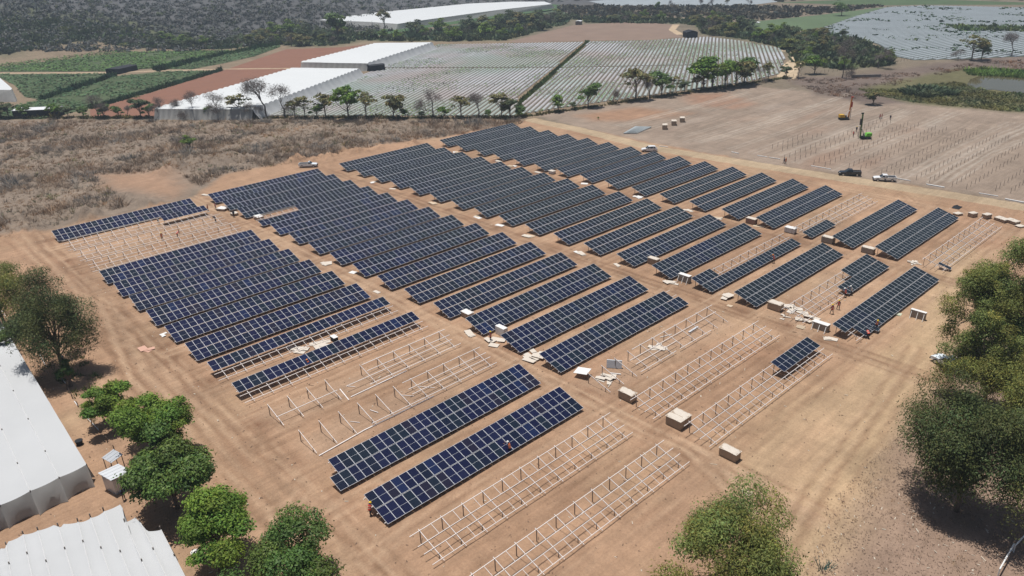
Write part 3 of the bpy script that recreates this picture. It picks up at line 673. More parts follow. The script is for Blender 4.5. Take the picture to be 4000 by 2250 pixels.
def panel_mesh():
    mb = MB(); W, Lh, t, fr = PW/2, PL/2, .035, .028
    o = [(-W, -Lh), (W, -Lh), (W, Lh), (-W, Lh)]
    mb.add([(x, y, -t) for x, y in o]+[(x, y, 0) for x, y in o], [(3, 2, 1, 0), (0, 1, 5, 4), (1, 2, 6, 5), (2, 3, 7, 6), (3, 0, 4, 7)], 0)
    b = .010
    xs = [-W, -W+fr, W-fr, W]; ys = [-Lh, -Lh+fr, -b, b, Lh-fr, Lh]
    vs = [(x, y, 0) for y in ys for x in xs]; fs = []; gs = []
    for j in range(5):
        for i in range(3):
            f = (j*4+i, j*4+i+1, (j+1)*4+i+1, (j+1)*4+i)
            if i == 1 and j in (1, 3): gs.append(f)
            else: fs.append(f)
    mb.add(vs, fs, 0); B = len(mb.v)
    for g_ in gs:
        q = [vs[i] for i in g_]; mb.add([(x, y, -.006) for x, y, z in q], [(0, 1, 2, 3)], 1)
    return mb.mesh('solar_panel', [alu, glass])
pm = panel_mesh()
ct, st = math.cos(TILT), math.sin(TILT)
def on(s, n_=0.0): return (s*ct-n_*st, H0+s*st+n_*ct)     # slope coordinate -> (y,z); n_ normal offset
RN = -.13
PUR = (.36, 1.80, 2.84, 4.28)
def unit_box(name, sx, sy, sz, m):
    return MB().box((0, 0, 0), (sx, sy, sz)).mesh(name, m)
rail_full = unit_box('purlin', 27*PIT_X+.35, .055, .09, galv)
raft = unit_box('rafter', .058, 4.45, .10, galv)
strut_me = unit_box('cross_strut', .042, 1.44, .05, galv)
rpost = MB().box((0, 0, .80), (.10, .06, 1.60)).mesh('rear_post', postm); fpost = MB().box((0, 0, .32), (.10, .06, .64)).mesh('front_post', postm)
prs = random.Random(2)
def rafter_x(i): return 1.15+2.89*i
def add_frame(root, raf=range(11), purl=((0, None), (1, None), (2, None), (3, None)), struts=True, posts=True):
    for i in raf:
        x = rafter_x(i); y, z = on(2.32, RN-.11); link('rafter', raft, root, (x, y, z), (TILT, 0, 0))
        link('front_post', fpost, root, (x, 1.0, 0)); link('rear_post', rpost, root, (x, 4.15, 0))
    for k, seg in purl:
        y, z = on(PUR[k], RN-.005)
        if seg is None: link('purlin', rail_full, root, (27*PIT_X/2, y, z), (TILT, 0, 0))
        else:
            for (a, b) in seg:
                link('purlin', MB().box((0, 0, 0), (b-a, .065, .09)).mesh('purlin', galv), root, ((a+b)/2, y, z), (TILT, 0, 0))
    if struts:
        for i in range(10):
            if i in raf and i+1 in raf:
                x = rafter_x(i)+1.445
                for c_ in ((PUR[0]+PUR[1])/2, (PUR[2]+PUR[3])/2):
                    y, z = on(c_, RN-.01); link('cross_strut', strut_me, root, (x, y, z), (TILT, 0, 0))
def add_panels(root, upper, lower, dl=0.0):
    for row, rg in ((0, lower), (1, upper)):
        if rg is None: continue
        s = PL/2+(GAPW-PL)*row
        for c_ in range(rg[0], rg[1]+1):
            y, z = on(s, 0); link('solar_panel', pm, root, ((c_+.5)*PIT_X+(dl if row == 0 else 0), y, z+prs.uniform(-.008, .008)), (TILT+prs.uniform(-.004, .004), prs.uniform(-.003, .003), 0))
yk = lambda k: 183.4-8.44*k
BX = {'A': lambda k: 31.45+.035*k, 'B': lambda k: 67.15+.03*k, 'C': lambda k: 105.1+.01*k, 'D': lambda k: 141.0}
BN = {'A': 'left', 'B': 'second', 'C': 'third', 'D': 'right hand'}
ORD = ['farthest', 'second farthest', 'third farthest', 'fourth farthest', 'fifth farthest', 'sixth farthest', 'seventh farthest', 'eighth farthest', 'ninth farthest', 'ninth nearest', 'eighth nearest', 'seventh nearest', 'sixth nearest', 'fifth nearest', 'fourth nearest', 'third nearest', 'second nearest', 'nearest']
FULL = (0, 26)
SPEC = {('A', 1): ((18, 26), None), ('A', 2): (None, None), ('A', 3): (None, None), ('A', 10): (FULL, None), ('A', 11): (FULL, None), ('A', 14): (FULL, (-1, 26)),
        ('A', 12): 'p', ('A', 13): 'p', ('A', 16): (None, None), ('A', 17): (None, None),
        ('B', 3): ((9, 26), FULL), ('B', 14): ((0, 25), FULL), ('B', 15): 'p', ('B', 16): (None, None), ('B', 17): ((18, 26), None),
        ('C', 14): ((0, 4), FULL), ('C', 16): ((18, 26), (13, 26)), ('C', 17): (FULL, (2, 26)),
        ('D', 14): (None, (0, 8)), ('D', 17): (None, None)}
WHAT = {('A', 1): 'bare table with nine panels at its right', ('A', 10): 'half covered table, one panel row over bare rails', ('A', 11): 'half covered table, one panel row over bare rails', ('B', 3): 'panel table with its upper left corner still bare', ('B', 17): 'bare table frame carrying nine panels at its right end',
        ('C', 14): 'panel table with only five panels in its upper row', ('C', 16): 'half bare table with panels on its right part', ('D', 14): 'bare table frame carrying nine panels at its lower left', ('A', 12): 'unfinished table of separate rafters', ('A', 13): 'unfinished table of separate rafters', ('B', 15): 'unfinished table with broken purlin runs'}
pr12 = ((0, [(14.6, 31.3)]), (1, [(1.0, 10.2), (11.6, 30.6)]), (2, [(15.8, 31)]), (3, [(15.8, 31.2)]))
pr13 = ((0, [(9.4, 31.2)]), (1, [(16.9, 31.2)]), (2, [(17, 31.2)]), (3, [(17, 31.2)]))
pr15 = ((0, [(8.0, 16.5), (17.4, 25.6)]), (1, [(8.6, 18.4)]), (2, [(8.5, 30.4)]), (3, [(10.6, 31.3)]))
for blk in 'ABCD':
    for k in range(18):
        sp_ = SPEC.get((blk, k), (FULL, FULL)); y0 = yk(k)
        if blk == 'C' and k >= 14: y0 -= .35*(k-13)/2
        x0 = BX[blk](k)+(.45 if (blk, k) == ('A', 14) else 0)
        full = sp_ == (FULL, FULL) or (blk, k) in (('A', 14), ('B', 14), ('C', 17))
        bare = sp_ == (None, None)
        what = WHAT.get((blk, k), 'finished table of dark solar panels' if full else 'bare table frame without panels')
        kind_ = 'solar table' if not (bare or sp_ == 'p') else 'table frame'
        root = empty('solar_table' if not (bare or sp_ == 'p') else 'table_frame', (x0, y0, 0), 0, '%s, %s in the %s block' % (what, ORD[k], BN[blk]), kind_, 'solar tables in the %s block' % BN[blk])
        if sp_ == 'p':
            if (blk, k) == ('A', 12): add_frame(root, [0, 1, 2, 3, 5, 6, 7, 8, 9, 10], pr12, False)
            elif (blk, k) == ('A', 13): add_frame(root, range(11), pr13, False)
            else: add_frame(root, range(11), pr15, False)
            continue
        add_frame(root, range(11), struts=not full)
        add_panels(root, sp_[0], sp_[1])
        if (blk, k) == ('A', 13): pass
# =================================================================== TREES
bark = mat('bark', (.17, .13, .10), .95, var=.3, vscale=3, bump=.6, bscale=12)
pale_bark = mat('pale_bark', (.26, .22, .18), .9, var=.3, vscale=3)
F = {'bright': mat('leaf_bright', (.135, .235, .036), .65, attr='tint', trans=.28, spec=.3),
     'mango': mat('leaf_dark', (.085, .155, .032), .6, attr='tint', trans=.22, spec=.35),
     'euca': mat('leaf_olive', (.080, .108, .036), .65, attr='tint', trans=.22, spec=.3),
     'eucag': mat('leaf_yellow_green', (.160, .195, .052), .65, attr='tint', trans=.25, spec=.3),
     'olive': mat('leaf_dry_olive', (.17, .17, .07), .8, attr='tint', trans=.2),
     'dull': mat('leaf_dull', (.095, .125, .060), .8, attr='tint', trans=.15),
     'twig': mat('twig_grey', (.15, .125, .115), .9, attr='tint')}
def limb_path(a, b, rs, sag=.12, n=6):
    a = np.array(a, float); b = np.array(b, float); L_ = np.linalg.norm(b-a); o = rs.normal(size=3)*L_*sag
    t = np.linspace(0, 1, n)[:, None]; mid = a*(1-t)+b*t+o*np.sin(t*PI)*.6; mid[:, 2] += (np.sin(t*PI)*L_*.06)[:, 0]; return mid
def tree_meshes(seed, H, Rc, zlow, nclump, leaves, size, leafm, barkm, squash=1.0, hang=0.0, trunk=.3, lobes=None, elong=1.0, cl=.28, lean=(0, 0)):
    rs = np.random.RandomState(seed); zc = (H+zlow)/2; hz = (H-zlow)/2
    cc = []
    while len(cc) < nclump:
        v = rs.normal(size=3); v /= np.linalg.norm(v); r = rs.uniform(.35, 1)**.5
        if v[2] < -.75: continue
        wob = .90+.36*math.sin(2.3*math.atan2(v[1], v[0])+seed)+.18*math.sin(4.1*math.atan2(v[1], v[0])+2*seed)+.15*v[2]*math.sin(seed*3+v[0]*4)
        p = np.array([v[0]*Rc*elong, v[1]*Rc, v[2]*hz*squash])*r*.84*wob; p[2] += zc; p[0] += lean[0]*(p[2]/H); p[1] += lean[1]*(p[2]/H); cc.append(p)
    cc = np.array(cc); rc = Rc*cl*rs.uniform(.55, 1.3, nclump)
    w_ = rc**2; k = rs.choice(nclump, leaves, p=w_/w_.sum())
    u = unit(leaves, rs); u[:, 2] = np.where(u[:, 2] < -.1, -u[:, 2]*.8, u[:, 2]); rad = rs.uniform(.25, 1.0, leaves)**.4*(1+.2*rs.normal(size=leaves))
    off = u*(rc[k]*rad)[:, None]; off[:, 2] *= .72
    if hang: off[:, 2] -= hang*rc[k]*rs.uniform(0, 1.5, leaves)**2
    C = cc[k]+off; N = u+rs.normal(size=(leaves, 3))*.55; N[:, 2] += .55
    V, Q, c = cards(C, N, size, rs, .34 if hang else .5, (.6, 1.4), hang)
    ct_ = np.repeat(rs.uniform(.78, 1.22, nclump)[k]*(1+0*C[:, 0]), 4)[:, None]; hue = np.repeat(rs.uniform(-.12, .22, nclump)[k], 4)
    c = c*ct_*np.stack([1+hue, np.ones_like(hue), 1-hue*.6], 1)
    crown = np_mesh('crown', V, Q, leafm, c)
    tb = MB(); top = np.array([lean[0]*.5, lean[1]*.5, zlow+(zc-zlow)*.55])
    tp = limb_path((0, 0, -.2), top, rs, .05); tb.tube(tp, [trunk*(1-.5*i/5) for i in range(6)], 8)
    for j in np.argsort(-rc)[:min(nclump, 26)]:
        s_ = tp[rs.randint(2, 6)]; tb.tube(limb_path(s_, cc[j], rs), [trunk*.38*(1-.85*i/5) for i in range(6)], 5)
    return tb.mesh('trunk', barkm, True), crown
def plant_tree(name, ms, loc, rz=0, sc=1.0, label='', cat='tree', group=None):
    t = empty(name, loc, rz, label, cat, group, scale=sc); link('trunk', ms[0], t); link('crown', ms[1], t); return t
def big(name, px, py, H, Rc, zlow, ncl, leaves, size, lm, bm_, label, seed, **kw):
    q = at(px, py); q[2] = 0; return plant_tree(name, tree_meshes(seed, H, Rc, zlow, ncl, leaves, size, F[lm], bm_, **kw), q, label=label)
# ---- foreground trees, left side   (px,py = foot of the trunk in the overview)
big('eucalyptus_tree', 160, 935, 16.0, 6.9, 2.2, 70, 46500, 0.144, 'euca', bark, 'large dark drooping tree above the big grey net roof', 11, hang=.9, cl=.25, elong=1.1)
big('eucalyptus_tree', 20, 825, 13.0, 6.4, 2.0, 60, 34100, 0.144, 'eucag', bark, 'olive green tree cut by the left picture edge', 12, hang=.7, cl=.25)
big('shrub_tree', 178, 972, 4.6, 1.7, .6, 14, 5425, 0.130, 'mango', bark, 'small dark green tree at the foot of the large drooping tree', 13, hang=.3)
big('shrub_tree', 30, 890, 6.0, 2.6, .6, 16, 7750, 0.144, 'mango', bark, 'dark green bushy tree low in front of the tree at the left edge', 14, hang=.3)
big('broadleaf_tree', 290, 1070, 6.5, 3.4, 1.2, 26, 13950, 0.158, 'bright', bark, 'yellow green tree with gaps, first in the row along the net roof', 15)
big('broadleaf_tree', 412, 1140, 8.0, 4.9, 1.6, 40, 31000, 0.158, 'bright', bark, 'round bright green tree, second in the row by the net roof', 16)
big('broadleaf_tree', 448, 1278, 8.5, 5.3, 1.6, 46, 32550, 0.187, 'mango', bark, 'wide green tree with coarse leaves beside the small tin hut', 17, squash=.85)
big('broadleaf_tree', 558, 1435, 8.6, 4.6, 1.8, 44, 32550, 0.151, 'bright', bark, 'bright green tree above the dark tree at the bottom', 18)
big('broadleaf_tree', 745, 1500, 8.0, 5.6, 1.6, 44, 26350, 0.137, 'mango', bark, 'dark green spreading tree at the bottom edge', 19, squash=.8, cl=.25)
# ---- right side
big('eucalyptus_tree', 2452, 912, 17.0, 5.6, 5.0, 60, 40300, 0.151, 'eucag', pale_bark, 'tall olive green tree with a pale trunk next to the hidden truck', 21, hang=.6, cl=.24)
big('eucalyptus_tree', 2590, 850, 18.5, 7.0, 4.0, 66, 46500, 0.158, 'eucag', pale_bark, 'big olive tree cut by the right picture edge', 22, hang=.6, cl=.23)
big('eucalyptus_tree', 2475, 1030, 12.5, 5.6, 2.0, 56, 37200, 0.151, 'eucag', pale_bark, 'light green drooping tree in the middle of the right hand row', 23, hang=.8, cl=.25)
big('eucalyptus_tree', 2405, 1285, 15.0, 7.3, 3.2, 95, 68200, 0.144, 'euca', bark, 'very large dark tree with long drooping foliage at the right', 24, hang=1.1, cl=.22)
big('eucalyptus_tree', 2600, 1150, 13.5, 5.6, 2.0, 56, 34100, 0.144, 'eucag', pale_bark, 'green drooping tree cut by the right edge behind the very large dark tree', 25, hang=.9)
big('broadleaf_tree', 2500, 905, 10.5, 5.0, 1.0, 30, 21700, 0.144, 'mango', bark, 'dark dense tree in the shade between the two tall right hand trees', 27)
big('eucalyptus_tree', 1828, 1525, 11.8, 6.8, 3.2, 80, 38750, 0.144, 'eucag', pale_bark, 'loose yellow green tree with clumped foliage at the bottom edge', 26, cl=.23, hang=.4)

# ---- hedge of trees along the far fence
LEAFY = [tree_meshes(100+i, 6, 2.6, 1.5, 18, 1500, .30, F[m_], bark, trunk=.16, cl=.36) for i, m_ in enumerate(('mango', 'bright', 'olive', 'dull'))]
OPEN = [tree_meshes(110+i, 6, 2.7, 2.6, 18, 620, .28, F['olive'], pale_bark, trunk=.15, cl=.3) for i in range(2)]
def bare_meshes(seed, H, Rc, umbrella=.4, twigs=2600, depth=6):
    rs = np.random.RandomState(seed); mb = MB(); tips = []
    def grow(p, d, l, r, dep):
        q = p+d*l; mb.tube([p, (p+q)/2+rs.normal(size=3)*l*.05, q], [r, r*.8, r*.62], 4, cap=False)
        if dep == 0: tips.append(q); return
        for _ in range(rs.randint(2, 4)):
            nd_ = d+rs.normal(size=3)*.55; nd_[2] += .10; nd_ /= np.linalg.norm(nd_); grow(q, nd_, l*rs.uniform(.62, .85), r*.6, dep-1)
    grow(np.array([0, 0, -.1]), np.array([rs.uniform(-.1, .1), rs.uniform(-.1, .1), 1]), H*.33, .22, depth-1)
    V = np.array(mb.v); s = H/V[:, 2].max(); mb.v = [tuple(v*s) for v in V]; tips = np.array(tips)*s
    n = twigs; k = rs.randint(0, len(tips), n); C = tips[k]+rs.normal(size=(n, 3))*H*.07
    a = unit(n, rs); a[:, 2] = abs(a[:, 2]); b = np.cross(a, unit(n, rs))*.035; l = (H*.07*rs.uniform(.5, 1.2, n))[:, None]
    V = np.stack([C-b, C+b, C+a*l], 1).reshape(-1, 3); Q = np.arange(3*n).reshape(-1, 3)
    g = np.repeat(rs.uniform(.7, 1.5, n), 3); tw = np_mesh('crown', V, Q, F['twig'], np.stack([g, g, g], 1))
    return mb.mesh('trunk', mat('dead_wood', (.14, .12, .108), .9), True), tw
BARE = [bare_meshes(130+i, 6, 3) for i in range(4)]
def hedge_y(px): return 297 if px < 1300 else 297-(px-1300)*.148
HT = [(4, 26, 'L1'), (24, 32, 'L3'), (50, 22, 'L1'), (66, 26, 'L0'), (140, 30, 'L1'), (172, 24, 'L3'), (212, 22, 'L0'), (248, 42, 'B0'), (262, 26, 'L0'), (300, 24, 'L0'), (322, 20, 'B2'), (376, 28, 'L0'), (355, 42, 'L3'), (408, 36, 'B1'), (440, 30, 'B2'), (462, 18, 'L0'), (486, 46, 'B3'), (524, 24, 'L0'), (556, 46, 'B0'), (586, 20, 'L0'), (606, 44, 'O0'), (628, 18, 'L3'), (640, 30, 'B1'), (672, 66, 'B2'), (718, 58, 'B3'), (742, 34, 'O1'), (768, 40, 'O0'), (798, 28, 'L0'), (820, 46, 'O1'), (876, 66, 'L1'), (922, 46, 'O0'), (990, 50, 'L2'), (1020, 18, 'L0'), (1060, 14, 'L3'), (1092, 48, 'B0'), (1118, 24, 'L1'), (1160, 42, 'O1'), (1206, 40, 'B2'), (1228, 16, 'L0'), (1262, 46, 'O0'), (1284, 40, 'L3'), (1310, 22, 'L0'),
      (1404, 34, 'L1'), (1440, 16, 'L3'), (1480, 48, 'L0'), (1542, 26, 'B1'), (1598, 60, 'O1'), (1634, 34, 'B2'), (1664, 48, 'L0'), (1692, 34, 'O0'), (1722, 26, 'L3'), (1752, 30, 'O1'), (1768, 58, 'L1'), (1790, 66, 'L1'), (1824, 54, 'L1'), (1850, 52, 'L2'), (1872, 50, 'L0'), (1908, 26, 'B3'), (1932, 34, 'O0'), (1976, 26, 'L3')]
desc = {'L0': 'dark green leafy tree', 'L1': 'bright green leafy tree', 'L2': 'olive leaved tree', 'L3': 'dull green bushy tree', 'O0': 'thin crowned yellowish tree', 'O1': 'sparse olive tree', 'B0': 'bare branched tree', 'B1': 'leafless slender tree', 'B2': 'leafless round crowned tree', 'B3': 'bare grey tree'}
seen = {}
prevn = None
rs = np.random.RandomState(77)
def hedge_label(kc, px, h_):
    d = desc[kc]; size = 'low' if h_ < 28 else ('mid height' if h_ < 44 else 'tall')
    if px < 380: w_ = 'in the hedge below the green crops'
    elif px < 640: w_ = 'in the hedge before the near white tunnel'
    elif px < 880: w_ = 'in the hedge where the striped field begins'
    elif px < 1110: w_ = 'in the hedge before the western striped field'
    elif px < 1320: w_ = 'in the hedge at the end of the green lane'
    elif px < 1620: w_ = 'in the rising hedge before the eastern striped field'
    elif px < 1800: w_ = 'in the rising hedge left of the large green clump'
    else: w_ = 'in the rising hedge near the curving track'
    base = '%s %s %s' % (size, d, w_); seen[base] = seen.get(base, 0)+1
    if seen[base] > 1: base += ', %s from left' % ['', '', 'second', 'third', 'fourth', 'fifth'][seen[base]]
    return base
for px, h_, kc in HT:
    q = at(px, hedge_y(px)); H_ = height(q, h_*1.18); ms = {'L': LEAFY, 'O': OPEN, 'B': BARE}[kc[0]][int(kc[1])]
    sx = rs.uniform(.9, 1.15)*(1.1 if kc[0] == 'L' else 1.15)
    plant_tree('bare_tree' if kc[0] == 'B' else 'hedge_tree', ms, (q[0], q[1], 0), rs.uniform(0, 6.28), (H_/6*sx, H_/6*sx, H_/6), hedge_label(kc, px, h_), 'tree', 'trees of the hedge behind the yard')
# undergrowth of the hedge and its stick fence
def band(pts, w_): 
    P = P_(*pts); d = np.gradient(P, axis=0); nn = np.stack([-d[:, 1], d[:, 0]], 1); nn /= np.linalg.norm(nn, axis=1, keepdims=True); return np.r_[P+nn*w_, (P-nn*w_)[::-1]]
tufts('hedge_undergrowth', band([(x, hedge_y(x)) for x in range(-20, 1990, 80)], 1.0), 900, .9, F['olive'], 61, 'low bushes and weeds under the hedge trees', 'undergrowth', .55, blades=14, lean=.9, width=.2)
fence_m = mat('weathered_sticks', (.13, .10, .08), .9)
def stick_fence(pts, label, step=2.2, hgt=1.3, rail=True, name='stick_fence'):
    P = P_(*pts); seg = np.r_[0, np.cumsum(np.hypot(*np.diff(P, axis=0).T))]; s = np.arange(0, seg[-1], step); n = len(s)
    root = empty(name, (P[0][0], P[0][1], 0), label=label, cat='fence'); rs = np.random.RandomState(n)
    pts3 = [(np.interp(t, seg, P[:, 0])-P[0][0], np.interp(t, seg, P[:, 1])-P[0][1]) for t in s]
    pmesh = [MB().tube([(0, 0, 0), (rs.uniform(-.1, .1), rs.uniform(-.1, .1), hgt*rs.uniform(.8, 1.2))], [.07, .05], 5).mesh('fence_post', fence_m) for _ in range(4)]
    for x, y in pts3: link('fence_post', pmesh[rs.randint(4)], root, (x, y, 0), (0, 0, rs.uniform(0, 6)))
    if rail:
        for z in (hgt*.4, hgt*.85):
            link('fence_wire', MB().tube([(x, y, z) for x, y in pts3], .012, 3).mesh('fence_wire', fence_m), root)
stick_fence([(x, hedge_y(x)+3) for x in range(-10, 1960, 60)], 'long stick fence under the hedge trees along the yard', 2.4)
stick_fence([(1985, 196), (2080, 182), (2140, 176), (2200, 166), (2300, 150), (2380, 146), (2480, 140), (2590, 134)], 'stick fence before the far silver field at the right', 2.4)

# ---- tree belts behind the fields
rs = np.random.RandomState(88)
LOWR = [tree_meshes(140+i, 6, 3.4, .4, 20, 1100, .36, F[m_], bark, trunk=.18, cl=.36) for i, m_ in enumerate(('dull', 'bright', 'olive', 'dull', 'eucag'))]
DRYB = [bare_meshes(150+i, 5, 3, twigs=900, depth=5) for i in range(3)]
BELT = [  # polygon, count, height range(px), weights, group
    ([(0, 152), (0, 118), (250, 106), (560, 108), (700, 96), (700, 108), (560, 124), (235, 121), (100, 139)], 120, (16, 30), 'foot of the slope'),
    ([(640, 100), (760, 66), (880, 78), (930, 96), (860, 114), (740, 118)], 24, (20, 40), 'wood between white roofs'),
    ([(905, 100), (1000, 84), (1200, 66), (1300, 50), (1440, 44), (1420, 62), (1330, 86), (1270, 102), (1100, 104), (930, 104)], 52, (20, 38), 'belt behind the tunnels'),
    ([(1430, 46), (1600, 44), (1760, 50), (1800, 72), (1720, 60), (1480, 58)], 20, (14, 26), 'belt behind the fallow rise'),
    ([(1740, 44), (1830, 60), (1900, 82), (2030, 84), (2100, 92), (2160, 100), (2250, 140), (2240, 165), (2120, 175), (2020, 165), (1960, 118), (1860, 98), (1770, 86)], 74, (20, 38), 'gully right of the stripes')]
RES = []
for poly, cnt, (h0_, h1_), grp in BELT:
    Pw = P_(*poly)
    pts = scatter_poly(Pw, cnt, rs)
    for p in pts:
        q = (p[0], p[1], 0); H_ = height(q, rs.uniform(h0_, h1_)*.8); dry = rs.rand() < .22
        ms = DRYB[rs.randint(3)] if dry else LOWR[rs.choice(5, p=[.3, .2, .2, .2, .1])]
        sx = rs.uniform(.9, 1.5)
        if dry: kd = 'leafless grey'
        else: kd = ['dull green', 'bright green', 'olive', 'greyish green', 'pale olive'][LOWR.index(ms)]
        xs_ = Pw[:, 0]@np.array([0.0]) if False else (p-Pw.min(0))@np.array([math.sin(YAW), -math.cos(YAW)]); BX_ = (Pw-Pw.min(0))@np.array([math.sin(YAW), -math.cos(YAW)])
        u_ = (xs_-BX_.min())/(BX_.max()-BX_.min()); wh = ['left end', 'left part', 'middle', 'right part', 'right end'][int(min(4, u_*5))]
        lab = '%s %s tree, %s of the %s' % ('low' if H_ < 5.5 else 'tall', kd, wh, grp)
        plant_tree('dry_tree' if dry else 'belt_tree', ms, q, rs.uniform(0, 6.28), (H_/6*sx, H_/6*sx, H_/6), lab, 'tree', grp)
    tufts('belt_scrub', Pw, cnt*22, 2.6, F['dull'], 200+cnt, 'low scrub filling the gaps of the '+grp, 'scrub', .45, blades=10, lean=1.0, width=.2)
def single(px, py, h_, kc, label, sx=1.0, name='tall_tree', lib=None):
    q = at(px, py); H_ = height(q, h_); ms = lib or {'L': LEAFY, 'O': OPEN, 'B': BARE}[kc[0]][int(kc[1])]
    plant_tree(name, ms, (q[0], q[1], 0), px % 6, (H_/6*sx, H_/6*sx, H_/6), label)
single(852, 100, 62, 'L0', 'tall dark green tree rising before the far white roof')
single(968, 78, 46, 'O1', 'thin palm like tree standing against the far white roof')
single(2128, 152, 46, 'B0', 'grey leafless tree in the gully right of the stripes')
single(2048, 186, 44, 'L1', 'bright green tree at the bend of the curving track', 1.1)
single(2118, 196, 62, 'B3', 'tall leaning bare tree beside the burnt verge', .8)
single(2008, 196, 36, 'O0', 'small sparse tree at the corner by the curving track')
single(2208, 172, 40, 'B1', 'leafless grey shrub tree at the start of the right stick fence', 1.4)
single(2444, 152, 52, 'O0', 'loose tree with two stems before the far silver field', 1.3)
single(2468, 150, 40, 'L3', 'dull green tree beside the loose two stemmed tree')
single(2545, 142, 46, 'B2', 'bare wind bent tree before the far silver field')
single(2410, 152, 22, 'B0', 'low leafless shrub left of the loose two stemmed tree', 1.6)
single(2116, 40, 30, 'L0', 'dark green tree behind the pale green field', 1.3)
for i_, x_ in enumerate((1652, 1690, 1762, 1790, 1828, 1880)):
    single(x_, 27-.04*(x_-1650), 20, ['L0', 'B1', 'B2', 'B1', 'O0', 'B0'][i_], ['small round tree', 'slim bare tree', 'forked bare tree', 'crooked bare tree', 'sparse small tree', 'bare bush tree'][i_]+' before the pale film field at the top edge', .8, 'far_tree')
single(2196, 262, 34, 'L2', 'round olive bush at the edge of the marsh', 1.4, 'bush')
single(480, 372, 26, 'L1', 'lone green bush in the dry scrub', 1.2, 'bush', LOWR[1])
single(1505 , 300, 5, 'L1', 'tiny green bush beside the dirt road', 1.2, 'bush', LOWR[1])

# ---- wooded slope
rs = np.random.RandomState(91)
def hill_scrub(name, n, tint, size, seed, m, label, thr=None):
    rs = np.random.RandomState(seed); pts = []
    px = rs.uniform(-60, 1500, n); py = rs.uniform(-30, 150, n)
    lim = np.where(px < 1000, 132-np.clip(px-450, 0, None)*.085-np.clip(px-760, 0, None)*.03, 30-(px-1000)*.06)
    k = py < lim; px = px[k]*1.5528; py = py[k]*1.5528
    d = FW[None]*F_PX+RT[None]*(px-2000)[:, None]+UP[None]*(1125-py)[:, None]; t0 = -CP[2]/d[:, 2]; hit = np.zeros(len(px), bool); pts = CP+d*t0[:, None]
    for q_ in np.linspace(.2, 1, 160):
        P_q = CP+d*(t0*q_)[:, None]; h = (P_q[:, 2] < hill_h(P_q[:, 0], P_q[:, 1])) & ~hit; pts[h] = P_q[h]; hit |= h
    pts = pts[(pts[:, 1] > 500) & (pts[:, 0] < 1500) & (pts[:, 0] > -300)]
    pts = np.array(pts); N = len(pts); pts[:, 2] = hill_h(pts[:, 0], pts[:, 1])
    s = size*rs.lognormal(0, .3, N); per = 26; C = np.repeat(pts, per, 0); ss = np.repeat(s, per); u = unit(N*per, rs); u[:, 2] = abs(u[:, 2])
    C = C+u*(ss*rs.uniform(.5, 1.05, N*per))[:, None]*np.array([1, 1, .9]); V, Q, c = cards(C, u+rs.normal(size=u.shape)*.3, np.mean(s)*.26, rs, .7, (.85, 1.15))
    g = np.repeat(rs.uniform(.75, 1.25, N), per*4); c = c*g[:, None]*np.array(tint)
    o = link(name, np_mesh(name, V, Q, m, c)); tagit(o, label, 'scrub', kind='stuff')
hillm = mat('hill_scrub_leaf', (.12, .115, .085), .9, attr='tint')
hill_scrub('slope_scrub', 4200, (.86, .95, 1.2), 2.6, 92, hillm, 'grey brown leafless scrub covering the slope')
hill_scrub('slope_bushes', 500, (.62, .80, .55), 3.0, 93, hillm, 'duller green bushes scattered over the slope')
tufts('far_scrub', P_((1430, 44), (1400, 16), (1530, 15), (1640, 16), (1880, 15), (2060, 22), (2200, 14), (2225, 17), (2060, 37), (1880, 55), (1740, 44), (1600, 43)), 1500, 3.0, hillm, 94, 'scrub between the far fields', 'scrub', .4, blades=14, lean=1, width=.2)
tufts('far_scrub', P_((1960, 5), (2250, -5), (2576, 3), (2700, -20), (2200, -40), (1300, -60), (1390, 0), (1480, 2), (1900, -9)), 1300, 5, hillm, 95, 'scrub on the far land along the top edge', 'scrub', .4, blades=14, lean=1, width=.2)

# ---- dry scrub left, verges and marsh
SC1 = P_((-60, 305), (1330, 303), (1290, 322), (1090, 348), (980, 362), (830, 395), (800, 405), (640, 425), (560, 440), (500, 470), (440, 432), (240, 442), (330, 520), (220, 545), (120, 575), (0, 605), (-60, 620))
tufts('dry_scrub', SC1, 9000, .75, dry_m, 301, 'dry brown grass and scrub beside the cleared yard', 'dry grass', .55, blades=14, tint=(1.35, 1.32, 1.3), lean=1.1, rng=(.7, 1.35), width=.032)
tufts('grey_scrub', SC1, 6500, 1.25, dry_m, 303, 'grey leafless bushes in the dry land beside the yard', 'scrub', .6, blades=20, tint=(.98, 1.06, 1.22), lean=1.2, thr=(38, .0), width=.024, rng=(.7, 1.3))
tufts('green_weeds', SC1, 3000, .8, grn_m, 305, 'dull green weeds among the dry grass', 'weeds', .5, blades=9, tint=(1.35, 1.0, 1.3), lean=1.2, thr=(18, .32), width=.06)
tufts('burnt_scrub', P_((1975, 200), (2150, 196), (2480, 155), (2640, 150), (2640, 185), (2440, 172), (2250, 215), (2180, 215), (2240, 258), (2180, 255), (2060, 236)), 2600, .9, dry_m, 307, 'dead brown scrub on the burnt bank', 'dry grass', .4, blades=9, tint=(.8, .72, .74), lean=1.3, thr=(25, -.1), width=.05)
MA = P_((2160, 224), (2260, 224), (2400, 205), (2430, 212), (2500, 232), (2640, 235), (2640, 285), (2500, 278), (2430, 270), (2300, 258), (2200, 240))
tufts('marsh_grass', MA, 4200, .9, grn_m, 309, 'green marsh grass below the pond', 'grass', .35, blades=9, tint=(1.25, .95, 1.1), lean=1.3, width=.08)
tufts('marsh_bushes', P_((2270, 235), (2300, 224), (2380, 226), (2400, 240), (2340, 246)), 170, 2.2, F['dull'], 310, 'dark green bushes in the marsh', 'bushes', .35, blades=50, tint=(.8, .85, .9), lean=1.6, width=.10)
